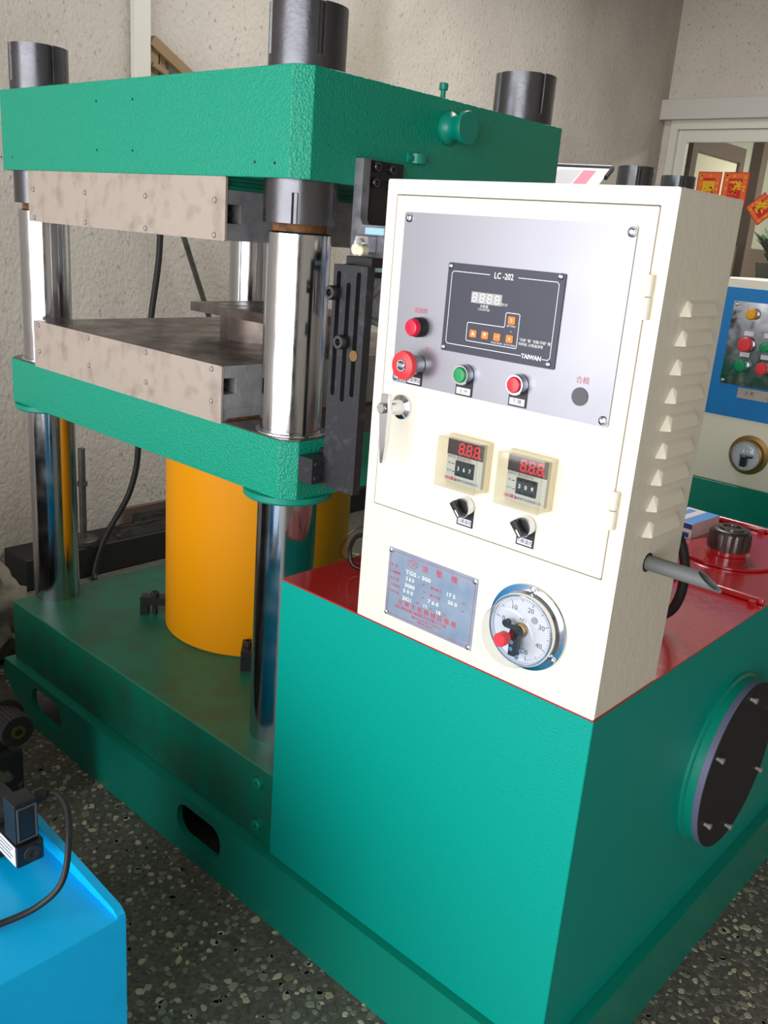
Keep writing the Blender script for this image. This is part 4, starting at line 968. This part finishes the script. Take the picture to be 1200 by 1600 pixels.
bm = BM(); box(bm, -0.515, -0.497, CY2-0.045, CY2-0.022, -0.01, 0.025, 0.002, 1); box(bm, -0.52, -0.48, CY2-0.04, CY2-0.03, 0.02, 0.028, 0.002, 1); obj('contact_block', bm, 'plastic_black', g2)
bm = BM()
for k in range(26):
    a = math.radians(225-270*k/25); strip(bm, [(-0.505 + 0.037*math.cos(a), 0.023 + 0.037*math.sin(a)), (-0.505 + 0.042*math.cos(a), 0.023 + 0.042*math.sin(a))], 0.001, CY2-0.0218)
flat(g2, bm, 'dark_print', CY2-0.0218, 'dial_scale')
bm = BM(); lathe(bm, [(0.046, 0.029), (0.0455, 0.042), (0.042, 0.05), (0.03, 0.053), (0, 0.054)], (-0.505, CY2, 0.023), (0, -1, 0), 40); obj('dome', bm, 'dome_clear', g2)
t2 = thing('oil_tank', (-0.4, 2.2, F0), 'dark green tank under the white console behind', 'oil tank')
bm = BM(); box(bm, -0.72, 0.2, CY2, 2.6, F0, -0.0855, 0.003, 1); obj('tank_body', bm, 'green_smooth', t2)
bm = BM(); box(bm, -0.72, 0.2, CY2-0.012, CY2, F0, F0+0.1, 0.002, 1); obj('skirt', bm, 'green_smooth', t2)

cl = thing('fill_housing', (-1.3, 2.3, 2.21), 'unseen lamp housing added above the ceiling fill light', 'lamp')  # made-up fixture for the ceiling fill, out of view
bm = BM(); box(bm, -1.46, -1.14, 1.08, 3.52, 2.22, 2.26, 0.004, 1); box(bm, -1.32, -1.28, 2.28, 2.32, 2.26, 2.55); obj('housing', bm, 'pvc', cl)
# ================================================================== SEEN THROUGH THE OFFICE GLASS
XI = -2.6
dr = thing('door_1', (XI, 5.95, F0), 'dark wooden door frame inside the office', None); dr['kind'] = 'structure'
bm = BM(); prism(bm, [(5.47, F0), (5.56, F0), (5.56, 1.34), (6.33, 1.34), (6.33, F0), (6.42, F0), (6.42, 1.45), (5.47, 1.45)], 'x', XI, XI+0.035); obj('door_frame', bm, 'wood_dark', dr)
bm = BM(); box(bm, XI, XI+0.015, 5.56, 6.33, F0, 1.34); obj('bright_opening', bm, 'office_bright', dr)  # pale panel, its colour stands for light in the open doorway
bm = BM(); box(bm, XI, XI+0.09, 6.62, 6.74, F0, 2.5, 0.003, 1); obj('trim_2', bm, 'wood_dark', None, 'dark brown wooden post inside the office', None, None, 'structure')
bm = BM(); box(bm, XI, XI+0.02, 6.45, 8.04, F0, 0.72, 0.003, 1); obj('trim_3', bm, 'wood_dark', None, 'dark wooden panelling low on the office wall', None, None, 'structure')
def charm(cx, cz, w, h, rot, ch, label, border):
    yq = 5.163
    t = thing('paper_charm', (cx, yq, cz-h/2), label, 'paper charm', 'red paper charms on the glass')
    def tr(pts): c, s = math.cos(rot), math.sin(rot); return [(cx + a*c - b*s, cz + a*s + b*c) for a, b in pts]
    bm = BM(); prism(bm, tr([(-w/2, -h/2), (w/2, -h/2), (w/2, h/2), (-w/2, h/2)]), 'y', yq-0.0008, yq); obj('red_sheet', bm, 'festive_red', t)
    k = 0.016; bm = BM(); plate(bm, tr([(-w/2+k*0.4, -h/2+k*0.4), (w/2-k*0.4, -h/2+k*0.4), (w/2-k*0.4, h/2-k*0.4), (-w/2+k*0.4, h/2-k*0.4)]), [tr([(-w/2+border, -h/2+border), (w/2-border, -h/2+border), (w/2-border, h/2-border), (-w/2+border, h/2-border)])], 'y', yq-0.0014, yq-0.0008); obj('orange_border', bm, 'festive_orange', t)
    r_ = random.Random(len(label))
    bm = BM()
    for _ in range(26):
        e = r_.choice('lrtb'); u = r_.uniform(-0.42, 0.42); q = border*0.62
        a, b = (-w/2+q, u*h) if e == 'l' else (w/2-q, u*h) if e == 'r' else (u*w, h/2-q) if e == 't' else (u*w, -h/2+q)
        p = tr([(a, b)])[0]; prism(bm, circ(p[0], p[1], r_.uniform(0.004, 0.008), 7), 'y', yq-0.0019, yq-0.0014)
    o = obj('gold_dots', bm, 'festive_gold', t); o['kind'] = 'stuff'
    p = tr([(0, 0.0)])[0]
    letters(t, [(ch, p[0], p[1], min(w, h)*0.56, {'bold': 0.003})], 'festive_gold', yq-0.0022, 'gold_character')
charm(-2.268, 1.06, 0.165, 0.215, 0.0, '開', 'left upright red and gold paper charm on the glass', 0.04)
charm(-2.086, 1.06, 0.172, 0.215, 0.0, '發', 'right upright red and gold paper charm on the glass', 0.04)
charm(-1.885, 0.945, 0.148, 0.148, PI/4-0.06, '恭', 'diamond-turned red and gold paper charm on the glass', 0.03)
pp = thing('potted_plant', (-2.2, 6.35, F0), 'dark leafy potted plant inside the office', 'plant')
bm = BM(); box(bm, -2.4, -2.0, 6.15, 6.6, F0, 0.45, 0.004, 1); st = obj('plant_stand', bm, 'office_floor', pp)
bm = BM(); lathe(bm, [(0, 0.45), (0.07, 0.45), (0.095, 0.6), (0.098, 0.61), (0.085, 0.61), (0.08, 0.59), (0, 0.59)], (-2.2, 6.35, 0), (0, 0, 1), 24); obj('pot', bm, 'pot', pp)
rs = random.Random(11)
for k in range(26):
    a = rs.uniform(0, 2*PI); el = rs.uniform(0.2, 1.25); L = rs.uniform(0.16, 0.3); w_ = L*0.16
    base = Vector((-2.2, 6.35, 0.6 + rs.uniform(0, 0.16)))
    d = Vector((math.cos(a)*math.cos(el), math.sin(a)*math.cos(el), math.sin(el))); sd = Vector((-math.sin(a), math.cos(a), 0))
    bm = BM(); m1 = base + d*L*0.5 + Vector((0, 0, 0.01)); tip = base + d*L - Vector((0, 0, 0.03))
    v = [bm.verts.new(q) for q in (base, m1 + sd*w_, tip, m1 - sd*w_, m1 + Vector((0, 0, 0.008)), m1 - Vector((0, 0, 0.004)))]
    for f in ((0, 1, 4), (1, 2, 4), (2, 3, 4), (3, 0, 4), (0, 5, 1), (1, 5, 2), (2, 5, 3), (3, 5, 0)): bm.faces.new([v[q] for q in f])
    obj('leaf', bm, 'leaf', pp)
